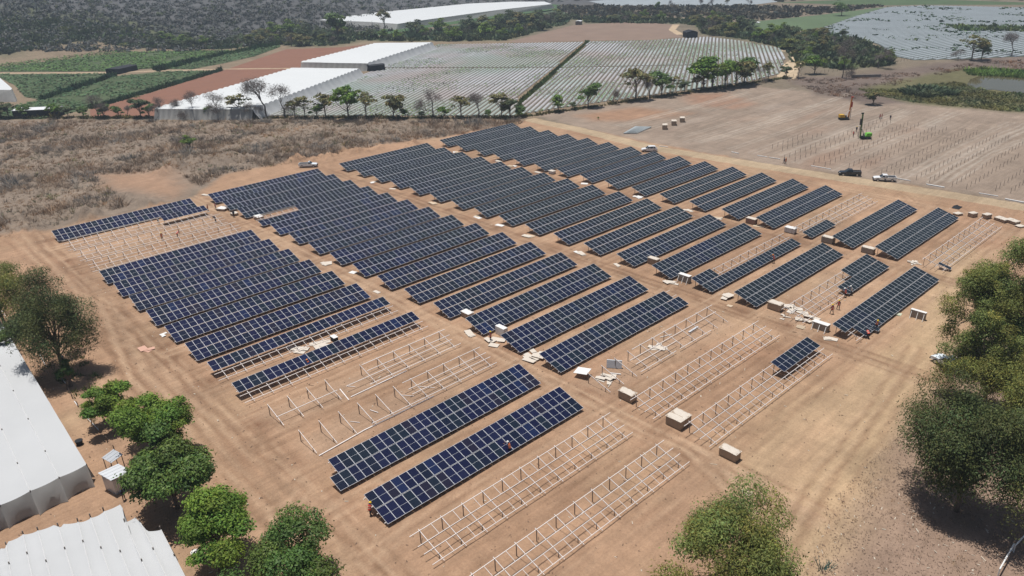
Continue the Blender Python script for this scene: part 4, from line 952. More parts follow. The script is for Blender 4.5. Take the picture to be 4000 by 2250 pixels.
tufts('reed_bank', P_((2425, 178), (2470, 172), (2640, 185), (2640, 205), (2560, 196), (2440, 190)), 1400, 1.2, grn_m, 311, 'bright green reeds along the far bank of the pond', 'reeds', .5, blades=9, tint=(1.0, 1.15, .7), lean=1.1, width=.08)
tufts('green_verge', P_((2380, 64), (2576, 68), (2640, 76), (2640, 84), (2500, 78), (2420, 80)), 500, 2.2, grn_m, 312, 'green patch inside the far silver field', 'grass', .4, blades=9, lean=1, width=.14)
tufts('yard_weeds', P_((190, 880), (330, 1010), (240, 1080), (140, 950), (100, 900)), 500, .55, grn_m, 313, 'sparse weeds under the left hand trees', 'weeds', .5, blades=8, thr=(6, .1), width=.06)
tufts('litter_grass', P_((2330, 905), (2576, 905), (2576, 1449), (2020, 1449), (2000, 1330), (2110, 1230), (2240, 1100), (2330, 960)), 2300, .32, dry_m, 314, 'short dry straw on the ground right of the track', 'dry grass', .5, blades=7, tint=(1.35, 1.25, 1.1), lean=1.3, thr=(7, .0), width=.03)
tufts('spiky_plant', P_((2058, 1422), (2090, 1418), (2100, 1432), (2064, 1440)), 9, .55, mat('agave_leaf', (.10, .15, .115), .7, attr='tint'), 315, 'blue green spiky plant on the bare ground', 'plant', .6, blades=12, lean=1.0, width=.05)
# dry twigs and pale chips lying on the ground
def litter(name, poly, n, m, seed, label, ln=.35, wd=.03, thr=None):
    rs = np.random.RandomState(seed); p = scatter_poly(poly, n, rs); n = len(p); a = rs.uniform(0, PI, n); l = ln*rs.lognormal(0, .5, n)
    d = np.stack([np.cos(a), np.sin(a), np.zeros(n)], 1)*l[:, None]; b = np.stack([-np.sin(a), np.cos(a), np.zeros(n)], 1)*(wd*rs.uniform(.6, 1.8, n))[:, None]
    C = np.c_[p, terr(p[:, 0], p[:, 1])+.03]; up = np.array([0, 0, .05]); V = np.stack([C-d-b, C-d+b, C+d+b+up, C+d-b+up], 1).reshape(-1, 3)
    o = link(name, np_mesh(name, V, np.arange(4*n).reshape(-1, 4)[:, ::-1], m)); tagit(o, label, 'litter', kind='stuff')
YP = P_((-60, 600), (490, 498), (1340, 298), (2576, 515), (2700, 800), (2290, 1050), (1950, 1500), (300, 1900), (-300, 1500))
litter('pale_litter', YP, 1100, mat('pale_chip', (.5, .44, .36), .8), 320, 'pale wood chips and scraps strewn over the yard', .09, .04)
litter('dark_litter', YP, 6000, mat('dark_twig', (.17, .11, .075), .9), 321, 'dark twigs and clods strewn over the yard', .07, .035)
litter('bark_litter', P_((2250, 1100), (2640, 1000), (2640, 1500), (2000, 1500), (2110, 1240)), 260, mat('pale_chip', (.6, .5, .4), .8), 322, 'pale bark strips under the right hand trees', .10, .035)
litter('leaf_litter', P_((2250, 1100), (2640, 1000), (2640, 1500), (2000, 1500), (2110, 1240)), 5000, mat('leaf_litter_brown', (.17, .115, .085), .9), 323, 'dark leaf litter under the right hand trees', .045, .025)
# pond
wm = bpy.data.materials.new('pond_water'); wm.use_nodes = True; pw = wm.node_tree.nodes['Principled BSDF']; pw.inputs['Base Color'].default_value = (.10, .085, .045, 1); pw.inputs['Roughness'].default_value = .06; pw.inputs['Specular IOR Level'].default_value = .6
po = field('pond', P_((2432, 214), (2440, 200), (2462, 192), (2500, 191), (2576, 198), (2700, 205), (2700, 236), (2576, 234), (2540, 232), (2500, 226), (2470, 226), (2450, 230)), wm, .09, label='muddy pond mirroring the sky at the right')
# concrete culvert ruin at the head of the marsh
cul = MB(); a = at(2142, 196); b = at(2215, 194)
cul.bar((0, 0, .6), tuple(np.r_[(b-a)[:2], .6]), .4, 1.2)
c = empty('concrete_channel', (a[0], a[1], 0), label='grey concrete channel wall at the head of the marsh', cat='channel'); link('wall', cul.mesh('wall', mat('old_concrete', (.24, .22, .2), .9, var=.3, vscale=1)), c)
# =================================================================== SITE OBJECTS
carton = mat('carton_brown', (.36, .275, .20), .85, var=.12, vscale=2, rand=.08)
carton_g = mat('carton_grey', (.30, .27, .235), .85, var=.12, vscale=2)
lid_m = mat('carton_lid', (.58, .52, .45), .7, var=.08, vscale=1.5)
white_m = mat('white_board', (.72, .71, .69), .5)
wood_m = mat('pallet_wood', (.36, .25, .15), .85, var=.2, vscale=4)
card_m = mat('cardboard_sheet', (.50, .40, .29), .8, var=.12, vscale=1.2, rand=.15)
def wavy_lid(L_, W_, z, rs):
    mb = MB(); nx_, ny_ = 4, 6; vs = []
    for j in range(ny_+1):
        for i in range(nx_+1):
            x = (i/nx_-.5)*(W_+.12); y = (j/ny_-.5)*(L_+.12); e = (i in (0, nx_)) or (j in (0, ny_))
            vs.append((x, y, z+rs.uniform(0, .07)-(.09 if e else 0)))
    return mb.add(vs, [(j*(nx_+1)+i, j*(nx_+1)+i+1, (j+1)*(nx_+1)+i+1, (j+1)*(nx_+1)+i) for j in range(ny_) for i in range(nx_)])
def crate(px, py, L_, W_, H_, label, rz=0, side=None, top=None, n=1, seed=0):
    rs = np.random.RandomState(seed+int(px)); q = at(px, py); root = empty('panel_crate', (q[0], q[1], 0), rz, label, 'crate', 'packed crates along the aisles')
    for u in range(n):
        x = (u-(n-1)/2)*(W_+.06)
        mb = MB()
        for sx in (-1, 0, 1): mb.box((x+sx*W_*.42, 0, .05), (.1, L_, .1))
        for sy in np.linspace(-.46, .46, 6): mb.box((x, sy*L_, .12), (W_, .12, .03))
        link('pallet', mb.mesh('pallet', wood_m), root)
        link('carton', MB().box((x, 0, .14+(H_-.14)/2), (W_-.04, L_-.04, H_-.14)).mesh('carton', side or carton), root)
        mb = wavy_lid(L_, W_, H_+.03, rs); mb.v = [(a+x, b, c) for a, b, c in mb.v]; link('lid', mb.mesh('lid', top or lid_m), root)
        mb = MB()
        for sy in (-.28, .28): mb.box((x, sy*L_, .14+(H_-.14)/2), (W_+.0, .03, H_-.12))
        link('strap', mb.mesh('strap', carton_g), root)
    return root
crate(1578, 1004, 2.3, 1.15, 1.25, 'lone tan crate behind the bare frame, lid slipping to one side')
crate(1706, 1066, 2.3, 1.15, 1.35, 'big double tan crate with a wrinkled pale lid beside the front bare frame', n=2)
crate(1835, 1150, 2.3, 1.15, 1.2, 'tan crate standing alone on the open ground near the bottom tree')
crate(1950, 778, 2.3, 1.3, 1.3, 'wide tan crate left of the half bare table', n=1)
crate(1890, 562, 2.2, 1.2, 1.25, 'reddish brown crate at the end of the right hand block', side=mat('carton_red', (.30, .19, .15), .85, var=.1))
crate(1988, 585, 2.2, 1.2, 1.2, 'white sided crate in front of the bare frame', side=mat('carton_white', (.62, .62, .62), .6), top=white_m)
crate(2082, 610, 2.3, 1.2, 1.3, 'tan grey crate left of the second last right hand table', side=carton_g)
crate(2183, 636, 2.3, 1.2, 1.2, 'tan grey crate left of the last covered right hand table', side=carton_g)
crate(1644, 664, 2.2, 1.1, 1.3, 'pinkish crate half hidden by a table corner in the third block')
crate(1176, 797, 2.0, 1.2, 1.0, 'low tan crate between two tables of the second block', top=white_m)
crate(652, 552, 2.2, 1.6, .9, 'white topped crate stack in the gap of the second block', top=white_m)
crate(561, 528, 2.4, 2.0, .6, 'low white pile beside the workers at the far end', top=white_m, rz=.5)
crate(590, 541, 1.6, 1.4, .6, 'low pale crate by a worker at the far aisle', top=lid_m)
crate(1389, 437, 1.6, 1.2, .9, 'grey white crate at the end of a far right hand table', side=mat('carton_white', (.62, .62, .62), .6))
for i_, (x, y, l) in enumerate(((1672, 324, 'left of three far crates past the dirt road'), (1695, 314, 'middle of three far crates past the dirt road'), (1716, 306, 'right of three far crates past the dirt road'))): crate(x, y, 2.6, 1.6, 1.5, 'pale crate, '+l, rz=-.9)
for i_, (x, y, l) in enumerate(((2409, 541, 'low open crate at the corner of the last covered table'), (2446, 545, 'brown crate with a loose lid near the last bare frame'), (2481, 549, 'yellowish brown crate behind the last bare frame'), (2519, 556, 'pair of open crates right of the last bare frame'), (2546, 561, 'wide open crate near the right picture edge'), (2566, 570, 'flat pale crate at the right picture edge'))):
    crate(x, y, 1.6, 1.2, (.5, .95, 1.0, .7, .7, .25)[i_], l, rz=1.2, n=1 if i_ < 3 else 2 if i_ < 5 else 1)
# propped packs of modules
def prop_pack(px, py, label, H_=1.25, L_=2.3, W_=.5, rz=0, legs=3, side=None):
    q = at(px, py); root = empty('propped_pack', (q[0], q[1], 0), rz, label, 'module pack', 'module packs held up by props')
    link('pack', MB().box((0, 0, H_/2), (W_, L_, H_)).mesh('pack', side or carton_g), root)
    link('pack_lid', MB().box((0, 0, H_+.04), (W_+.1, L_+.06, .06)).mesh('pack_lid', white_m), root)
    for i in range(legs):
        y = (i-(legs-1)/2)*L_*.42; link('prop', MB().bar((-W_/2-.04, y, H_*.85), (-W_/2-.75, y-.1, 0), .07).mesh('prop', white_m), root)
prop_pack(2308, 800, 'white topped module pack standing on three props on the open ground')
prop_pack(1722, 708, 'white topped module pack with props left of the third block table', W_=.8, H_=1.3)
prop_pack(2064, 828, 'white topped module pack with props below the corner of the third block table', W_=.9, H_=1.1, L_=2.5)
q = at(1545, 925); root = empty('leaning_module_pack', (q[0], q[1], 0), -.95+PI/2, 'pale blue grey module pack leaning by the first bare rafters', 'module pack')
link('pack', MB().box((0, 0, .62), (.28, 2.2, 1.2), Matrix.Rotation(.22, 3, 'Y')).mesh('pack', mat('pack_grey', (.55, .57, .60), .5)), root)
q = at(1262, 842); root = empty('leaning_module_pack', (q[0], q[1], 0), 0, 'white module pack standing at the corner of a second block table', 'module pack')
link('pack', MB().box((0, 0, .75), (.9, 2.0, 1.4)).mesh('pack', white_m), root)
q = at(842, 858); root = empty('leaning_module_pack', (q[0], q[1], 0), 0, 'dark ended white pack between the two half covered tables', 'module pack')
link('pack', MB().box((0, 0, .4), (.7, 1.2, .8)).mesh('pack', black_net), root); link('pack_lid', MB().box((0, 0, .83), (.8, 1.3, .06)).mesh('pack_lid', white_m), root)
# cardboard and boards on the ground
def boards(px, py, n, label, sz=(1.1, 2.2), spread=1.0, m=None, seed=0, thick=.04, lift=0.0, name='cardboard_pile'):
    q = at(px, py); rs = np.random.RandomState(int(px)+seed); root = empty(name, (q[0], q[1], .02), rs.uniform(0, .4), label, 'cardboard', 'cardboard and boards left at the table ends')
    for i in range(n):
        w_, l_ = sz[0]*rs.uniform(.6, 1.1), sz[1]*rs.uniform(.6, 1.05); k = rs.uniform(-.12, .12)
        M_ = Matrix.Rotation(rs.uniform(-.5, .5)+(PI/2 if rs.rand() < .3 else 0), 3, 'Z') @ Matrix.Rotation(k*.7, 3, 'X')
        mb = MB().box((rs.uniform(-1, 1)*spread, rs.uniform(-1, 1)*spread, .03+i*thick*1.15+lift), (w_, l_, thick), M_)
        link('sheet', mb.mesh('sheet', m or card_m), root)
boards(1465, 945, 1, 'flat white board resting low beside the first bare rafter', (2.6, 2.6), 0, white_m, thick=.06, lift=.75, name='white_board')
boards(1345, 900, 9, 'heap of pale cardboard at the corner of the last second block table', spread=1.7, m=lid_m)
boards(1525, 955, 7, 'crumpled pale cardboard under the first rafters', (.9, 1.5), 1.1, lid_m)
boards(1240, 862, 6, 'pale sheets around the worker at the second block corner', (1.0, 1.8), 1.3, lid_m)
boards(366, 880, 3, 'three reddish boards on the left hand ground', (1.2, 1.8), .5, mat('pink_board', (.55, .33, .25), .8))
boards(408, 845, 3, 'crumpled white scrap beside the left block', (.5, 1.1), .6, white_m)
boards(1880, 1240, 1, 'thin bent cardboard strip on the ground above the bottom tree', (1.2, 1.9), .1, card_m)
boards(1693, 711, 5, 'pale scraps beside the propped pack of the third block', (.9, 1.6), .9, lid_m)
boards(1827, 748, 4, 'pale folded boards at the end of the sixteenth third block table', (1.3, 2.0), .5, lid_m, lift=.25)
boards(1836, 770, 1, 'small cardboard tray below the folded boards', (1.0, 1.3), .1, card_m)
boards(1990, 780, 5, 'pale sheets over the start of the half bare table', (1.1, 2.0), 1.1, lid_m, lift=.05)
boards(2030, 800, 7, 'white and tan sheets heaped before the propped pack', (1.0, 1.8), 1.6, lid_m)
boards(1968, 797, 3, 'scattered pale scraps in front of the wide tan crate', (.5, 1.2), .9, lid_m)
boards(2016, 823, 2, 'flat tan carton left of the propped pack', (1.1, 1.4), .2, card_m)
boards(2086, 851, 3, 'flat pale sheets in the shade of the third block corner', (.9, 1.6), .7, lid_m)
boards(2252, 790, 2, 'greenish pale sheet beside the long covered table', (1.2, 1.8), .3, mat('pale_green_sheet', (.5, .52, .40), .7))
boards(2300, 662, 5, 'stack of long pale beams right of the last covered table', (.5, 2.6), .4, lid_m)
boards(1650, 872, 3, 'long pale strip of sheets inside the broken frame', (2.8, 1.0), .6, lid_m)
boards(520, 490, 3, 'long pale board lying before the first second block table', (1.0, 3.8), .5, lid_m)
boards(800, 868, 4, 'pale sheets laid between the two half covered tables', (1.0, 3.5), 1.3, lid_m)
boards(740, 885, 3, 'pale sheets behind the second half covered table', (1.0, 3.0), 1.0, lid_m)
rs = random.Random(5); side = {'B': 'second', 'C': 'third', 'D': 'right hand'}
for blk in 'BCD':
    for k in range(1, 14):
        if rs.random() < (.25 if blk == 'B' else .85):
            x = BX[blk](k)-rs.uniform(.3, 1.6); y = yk(k)+rs.uniform(1.2, 4.6); nb_ = rs.randint(1, 3)
            q = (x, y, .02); root = empty('cardboard_pile', q, rs.uniform(-.3, .5), '%s pale cardboard left of the %s table, %s block' % (['single', 'two sheets of', 'several sheets of'][nb_-1], ORD[k], side[blk]), 'cardboard', 'cardboard and boards left at the table ends')
            for i in range(nb_):
                link('sheet', MB().box((rs.uniform(-.6, .6), rs.uniform(-.8, .8), .04+i*.05), (rs.uniform(.7, 1.3), rs.uniform(1.2, 2.3), .04), Matrix.Rotation(rs.uniform(-.4, .4), 3, 'Z')).mesh('sheet', rs.choice([lid_m, card_m, white_m])), root)
# bundle of steel profiles on the graded field
a = [at(x, y) for x, y in ((1570, 337), (1600, 320), (1637, 321), (1600, 337))]; o0 = a[0]
root = empty('steel_bundle', (o0[0], o0[1], 0), label='flat pale grey bundle of long steel profiles past the dirt road', cat='steel bundle')
sb = mat('steel_bundle_grey', (.48, .52, .53), .4, .3)
for i in range(14):
    t = i/13; p = (a[0]*(1-t)+a[3]*t)-o0; q_ = (a[1]*(1-t)+a[2]*t)-o0; link('profile', MB().bar((p[0], p[1], .2), (q_[0], q_[1], .2), .45, .3).mesh('profile', sb), root)
# loose profiles on the ground
def loose(p, q_, label, w_=.12, m=None, name='loose_purlin', z=.08, cat='steel profile', grp='loose steel profiles on the ground'):
    a = at(*p); b = at(*q_); o = link(name, MB().bar((0, 0, 0), tuple((b-a)), w_).mesh(name, m or galv), None, (a[0], a[1], z)); tagit(o, label, cat, grp)
cD = lambda x, y: ((1000+x/2.576)/1.5528, (1124+y/2.576)/1.5528)
loose(cD(955, 1105), cD(1515, 840), 'long loose beam between the two unfinished left tables')
loose(cD(1075, 1448), cD(1790, 1095), 'long loose beam just behind the covered front tables', .14)
loose((803, 1148), cD(1090, 1440), 'end piece of the long loose beam by the table corner', .12)
loose(cD(845, 1025), cD(935, 1135), 'fallen rafter in the unfinished left table')
loose(cD(1640, 1000), cD(1800, 1012), 'short strut lying in the nearer unfinished table', .07)
loose(cD(1450, 1085), cD(1590, 1095), 'short strut lying between two bare rafters', .07)
loose(cD(950, 1350), cD(1045, 1362), 'short strut lying near the left end of the unfinished table', .07)
loose(cD(1150, 1235), cD(1230, 1262), 'pair of struts on the ground in the nearer unfinished table', .09)
loose(cD(915, 995), cD(1000, 1003), 'bent strut next to the fallen rafter', .07)
loose((1535, 940), (1562, 943), 'white batten by the first bare rafters', .15, white_m)
loose((1500, 948), (1540, 948), 'thin white batten beside the crumpled cardboard', .1, white_m)
loose((1530, 975), (1540, 960), 'short pale batten near the lone tan crate', .1, lid_m)
loose((1660, 850), (1690, 842), 'white cross of struts in the broken frame', .1, white_m)
loose((1733, 838), (1755, 824), 'pale blue strut bundle in the broken frame', .3, mat('pack_grey', (.55, .57, .60), .5))
loose((2470, 722), (2470, 722.5), 'short metal stub under the right trees', .1)
pvc = mat('white_pvc', (.78, .78, .77), .4)
for i_, (p, q_) in enumerate((((1658, 368), (1680, 371)), ((1840, 383), (1858, 387)), ((1935, 397), (1962, 401)), ((2040, 418), (2090, 427)), ((2330, 465), (2375, 473)), ((2462, 487), (2510, 495)), ((2528, 502), (2576, 511)), ((2240, 447), (2290, 456)), ((1905, 392), (1930, 396)))):
    loose(p, q_, 'white pipe lying along the dirt road, %s from the left' % ['first', 'second', 'fourth', 'fifth', 'seventh', 'eighth', 'ninth', 'sixth', 'third'][i_], .32 if i_ in (4, 6) else .2, pvc, 'white_pipe', .12, 'pipe', 'white pipes beside the dirt road')
# white pipe rail at the bottom right corner
root = empty('pipe_rail', (*at(2505, 1449)[:2], 0), label='white pipe railing in the bottom right corner', cat='railing'); o0 = at(2505, 1449, .9)
for (p, q_) in (((2510, 1449), (2546, 1385)), ((2550, 1388), (2590, 1345))):
    a = at(*p, .9)-o0; b = at(*q_, .9)-o0; link('rail', MB().cyl((a[0], a[1], .9), (b[0], b[1], .9), .07, 8).mesh('rail', pvc), root)
    for c in (a, b): link('post', MB().cyl((c[0], c[1], 0), (c[0], c[1], .95), .06, 8).mesh('post', pvc), root)
# fallen edge pipes beside the net house
for i_, (p, q_) in enumerate((((210, 1366), (330, 1283)), )): pass
loose((134, 1272), (190, 1243), 'white pole on the ground between the net houses', .12, pvc, 'white_pipe', .1, 'pipe')
loose((196, 1240), (211, 1228), 'short white pole end between the net houses', .1, pvc, 'white_pipe', .1, 'pipe')
for i_, (p, q_) in enumerate((((5, 783), (16, 800)), ((24, 803), (33, 812)), ((100, 893), (118, 925)), ((150, 945), (165, 965)), ((187, 1010), (196, 1022)), ((219, 1052), (250, 1084)))):
    loose(p, q_, 'pale edging pipe along the path beside the net roof, %s from the top' % ['first', 'second', 'third', 'fourth', 'fifth', 'sixth'][i_], .1, pvc, 'white_pipe', .06, 'pipe', 'pale pipes edging the path')
stick_fence([(100, 893), (150, 945), (187, 1010), (219, 1052), (262, 1100), (300, 1150)], 'thin wire fence along the path beside the net roof', 3.0, 1.0)
# ---- rows of driven piles on the graded field
pile = MB().box((0, 0, .7), (.085, .07, 1.4)).mesh('foundation_pile', mat('pile_steel', (.24, .20, .18), .7)); rs = random.Random(8); cnt = 0
PF = P_((1960, 360), (2100, 318), (2330, 296), (2600, 330), (2640, 500), (2400, 472), (2100, 424), (1930, 396))
for k in range(17, 0, -1):
    y = yk(k)
    for i in range(-1, 24):
        x = 187+2.9*i+(k % 3)*.2
        for dy in (1.0, 4.15):
            if cnt >= 290: break
            if poly_mask(np.array([x]), np.array([y]), PF, .01)[0] < .5 or rs.random() < .06: continue
            o = link('foundation_pile', pile, None, (x+rs.uniform(-.1, .1), y-3+dy, 0), (0, 0, rs.uniform(-.1, .1)))
            tagit(o, 'thin dark steel pile driven into the graded field', 'pile', 'rows of driven piles in the graded field'); cnt += 1
# tin hut and tank at the left trees
tin = mat('corrugated_tin', (.52, .54, .57), .35, .3, var=.15, vscale=1.5)
q = at(300, 1225); root = empty('tin_hut', (q[0], q[1], 0), .25, 'small tin hut with a bright roof under the left trees', 'hut')
mb = MB()
for i in range(9): mb.box((-.9+i*.225, -1.1, 1.0), (.2, .05, 2.0)); mb.box((-.9+i*.225, 1.1, 1.0), (.2, .05, 2.0))
for i in range(9): mb.box((-1.0, -1.0+i*.25, 1.0), (.05, .22, 2.0)); mb.box((1.0, -1.0+i*.25, 1.0), (.05, .22, 2.0))
link('wall', mb.mesh('wall', tin), root)
mb = MB(); M_ = Matrix.Rotation(.12, 3, 'Y')
for i in range(8): mb.box((0, -1.15+i*.33, 2.15+(.03 if i % 2 else 0)), (2.5, .32, .04), M_)
link('roof', mb.mesh('roof', mat('bright_tin', (.70, .72, .75), .3, .2)), root)
link('door', MB().box((.2, -1.16, .9), (.8, .05, 1.8)).mesh('door', black_net), root)
q = at(294, 1187); root = empty('water_tank_roof', (q[0], q[1], 0), .25, 'upper tin roof sheet on posts behind the tin hut', 'canopy')
mb = MB()
for i in range(6): mb.box((0, -.9+i*.33, 2.35+(.03 if i % 2 else 0)), (1.6, .32, .04), Matrix.Rotation(-.15, 3, 'Y'))
link('roof', mb.mesh('roof', tin), root)
for sx in (-.7, .7):
    for sy in (-.8, .8): link('post', MB().cyl((sx, sy, 0), (sx, sy, 2.3), .05, 6).mesh('post', post_m), root)
# buckets and small things by the net house
def bucket(px, py, label, m, r=.3, h=.45):
    q = at(px, py); root = empty('bucket', (q[0], q[1], 0), 0, label, 'bucket')
    link('body', MB().tube([(0, 0, 0), (0, 0, h)], [r*.8, r], 12).mesh('body', m), root); link('rim', MB().tube([(0, 0, h), (0, 0, h+.04)], [r*1.08, r*1.08], 12).mesh('rim', m), root)
bucket(201, 1118, 'dark bucket beside the big net roof', black_net, .45, .6); bucket(155, 905, 'dark bucket at the edge of the net roof under the drooping tree', black_net, .4, .5)
bucket(2, 1, 'white', white_m) if False else None
bucket(493, 1400, 'white bucket near the bottom net house', white_m, .4, .6)
# dark folded tarp
q = at(2407, 522); mb = MB(); rs = np.random.RandomState(3); n_ = 9
vs = [(i*.3-1.2, j*.3-.8, max(.02, .5*math.exp(-((i-4)**2+(j-3)**2)/7)+rs.uniform(-.08, .12))) for j in range(6) for i in range(n_)]
mb.add(vs, [(j*n_+i, j*n_+i+1, (j+1)*n_+i+1, (j+1)*n_+i) for j in range(5) for i in range(n_-1)])
tagit(link('folded_tarp', mb.mesh('folded_tarp', black_net), None, (q[0], q[1], .03)), 'black crumpled tarp on the ground behind the last covered table', 'tarp')
# loose modules
for (px, py, tx, tz, rz, lab) in ((2375, 678, .30, .75, .15, 'single dark solar panel on short stand below the last bare frame'), (2192, 832, .18, .7, .1, 'loose solar panel being lowered by workers at the table corner')):
    q = at(px, py); root = empty('loose_module', (q[0], q[1], 0), rz, lab, 'solar panel'); link('solar_panel', pm, root, (0, 0, tz), (tx, 0, 0))
    for sx in (-.4, .4):
        for sy in (-.8, .8): link('stand', MB().bar((sx, sy, 0), (sx, sy, tz+sy*math.tan(tx)-.03), .06).mesh('stand', galv), root)

# =================================================================== VEHICLES
tyre_m = mat('tyre_rubber', (.02, .02, .02), .9); rim_m = mat('wheel_rim', (.5, .5, .52), .35, .6); win_m = mat('car_glass', (.02, .025, .03), .1, spec=.6); lamp_m = mat('lamp_lens', (.7, .7, .68), .2); red_lens = mat('tail_lens', (.35, .02, .02), .3); trim_m = mat('dark_trim', (.03, .03, .033), .6)
def profile(mb, pts, w0, w1, mi=0):
    """side outline pts (x,z,widthfactor) extruded across y with tumblehome"""
    n = len(pts); vs = [(x, -w0/2*f, z) for x, z, f in pts]+[(x, w0/2*f, z) for x, z, f in pts]
    mb.add(vs, [tuple(range(n)), tuple(range(2*n-1, n-1, -1))]+[(i, n+i, n+(i+1) % n, (i+1) % n) for i in range(n)], mi)
def wheels(root, xs, w_, r=.38):
    for x in xs:
        for s in (-1, 1):
            t = link('wheel', MB().tube([(x, s*w_/2-.12, r), (x, s*w_/2+.12, r)], r, 18).mesh('wheel', tyre_m), root)
            link('rim', MB().tube([(x, s*(w_/2+.09), r), (x, s*(w_/2+.13), r)], r*.6, 12).mesh('rim', rim_m), t)
def pickup(px, py, rz, paint, label, double=True, cat='pickup truck'):
    q = at(px, py); root = empty('pickup_truck', (q[0], q[1], 0), rz, label, cat); pm_ = mat('car_paint_'+paint, {'white': (.75, .76, .77), 'black': (.018, .02, .028), 'pale': (.72, .78, .82)}[paint], .25, spec=.6)
    c1 = -.65 if double else .1
    mb = MB(); profile(mb, [(-2.6, .45, 1), (-2.6, 1.02, 1), (c1, 1.05, 1), (1.05, 1.05, 1), (2.2, .98, .96), (2.55, .85, .9), (2.6, .45, .92)], 1.84, 1.84)
    link('body', mb.mesh('body', pm_), root)
    mb = MB(); profile(mb, [(c1, 1.05, .98), (c1+.12, 1.62, .82), (.45, 1.66, .82), (1.1, 1.06, .96)], 1.8, 1.8); cab = link('cab', mb.mesh('cab', pm_), root)
    for s in (-1, 1):
        xs_ = [(c1+.16, .0), (.08, .95)] if double else [(c1+.14, .95)]
        for x0_, x1_ in xs_: link('side_window', MB().add([(x0_, s*.892, 1.12), (x1_, s*.892, 1.12), (x1_-(.42 if x1_ > .5 else .03), s*.768, 1.55), (x0_+.05, s*.768, 1.55)], [(0, 1, 2, 3)]).mesh('side_window', win_m), cab)
    link('windscreen', MB().add([(1.1, -.78, 1.12), (1.1, .78, 1.12), (.53, .66, 1.6), (.53, -.66, 1.6)], [(0, 1, 2, 3)]).mesh('windscreen', win_m), cab)
    link('rear_window', MB().add([(c1-.0, -.7, 1.15), (c1-.0, .7, 1.15), (c1+.09, .62, 1.55), (c1+.09, -.62, 1.55)], [(3, 2, 1, 0)]).mesh('rear_window', win_m), cab)
    L_ = c1+2.55; mb = MB().box((-2.6+L_/2+.03, 0, 1.055), (L_-.14, 1.56, .02)); link('load_bed', mb.mesh('load_bed', trim_m), root)
    mb = MB()
    for s in (-1, 1): mb.box((-2.6+L_/2, s*.86, 1.13), (L_, .1, .16))
    mb.box((-2.56, 0, 1.13), (.09, 1.7, .16)); link('bed_rail', mb.mesh('bed_rail', pm_), root)
    link('bumper', MB().box((2.62, 0, .52), (.14, 1.75, .24)).mesh('bumper', trim_m), root); link('grille', MB().box((2.58, 0, .76), (.06, 1.0, .18)).mesh('grille', trim_m), root)
    for s in (-1, 1):
        link('headlight', MB().box((2.50, s*.70, .82), (.16, .3, .14)).mesh('headlight', lamp_m), root); link('tail_light', MB().box((-2.615, s*.84, .88), (.04, .12, .25)).mesh('tail_light', red_lens), root)
        link('side_mirror', MB().box((.95, s*1.02, 1.15), (.1, .18, .14)).mesh('side_mirror', trim_m), root)
    wheels(root, (-1.65, 1.65), 1.66); return root
pickup(2137, 441, 2.15, 'black', 'black double cab pickup parked on the dirt road')
pickup(2224, 455, 2.15, 'white', 'white double cab pickup parked on the dirt road near the right edge')
pickup(776, 420, -.72, 'pale', 'pale single cab pickup parked at the edge of the scrub', False)
pickup(2388, 925, 1.2, 'pale', 'pale pickup half hidden under the right hand trees', True)
q = at(1633, 381); root = empty('suv_car', (q[0], q[1], 0), 2.35, 'white car parked behind the far right hand tables', 'car'); pm_ = mat('car_paint_white', (.75, .76, .77), .25)
mb = MB(); profile(mb, [(-2.25, .4, .95), (-2.3, .95, .95), (-2.0, 1.05, .97), (.95, 1.02, .98), (1.95, .9, .93), (2.25, .7, .88), (2.25, .4, .9)], 1.85, 1); link('body', mb.mesh('body', pm_), root)
mb = MB(); profile(mb, [(-2.15, 1.04, .95), (-1.7, 1.6, .78), (-.9, 1.68, .8), (.2, 1.62, .8), (1.0, 1.03, .94)], 1.8, 1); cab = link('cabin', mb.mesh('cabin', pm_), root)
for s in (-1, 1):
    for x0_, x1_ in ((-1.75, -1.1), (-1.0, -.1), (0, .8)): link('side_window', MB().add([(x0_, s*.87, 1.1), (x1_, s*.87, 1.1), (x1_-(.5 if x1_ > .5 else 0), s*.75, 1.52), (x0_+(.2 if x0_ < -1.5 else 0), s*.75, 1.52)], [(0, 1, 2, 3)]).mesh('side_window', win_m), cab)
    link('headlight', MB().box((2.15, s*.65, .74), (.16, .3, .12)).mesh('headlight', lamp_m), root); link('tail_light', MB().box((-2.27, s*.75, .9), (.05, .2, .2)).mesh('tail_light', red_lens), root)
link('windscreen', MB().add([(1.01, -.76, 1.08), (1.01, .76, 1.08), (.3, .66, 1.57), (.3, -.66, 1.57)], [(0, 1, 2, 3)]).mesh('windscreen', win_m), cab)
link('rear_window', MB().add([(-2.13, -.74, 1.1), (-2.13, .74, 1.1), (-1.76, .62, 1.54), (-1.76, -.62, 1.54)], [(3, 2, 1, 0)]).mesh('rear_window', win_m), cab)
wheels(root, (-1.4, 1.4), 1.62, .36)
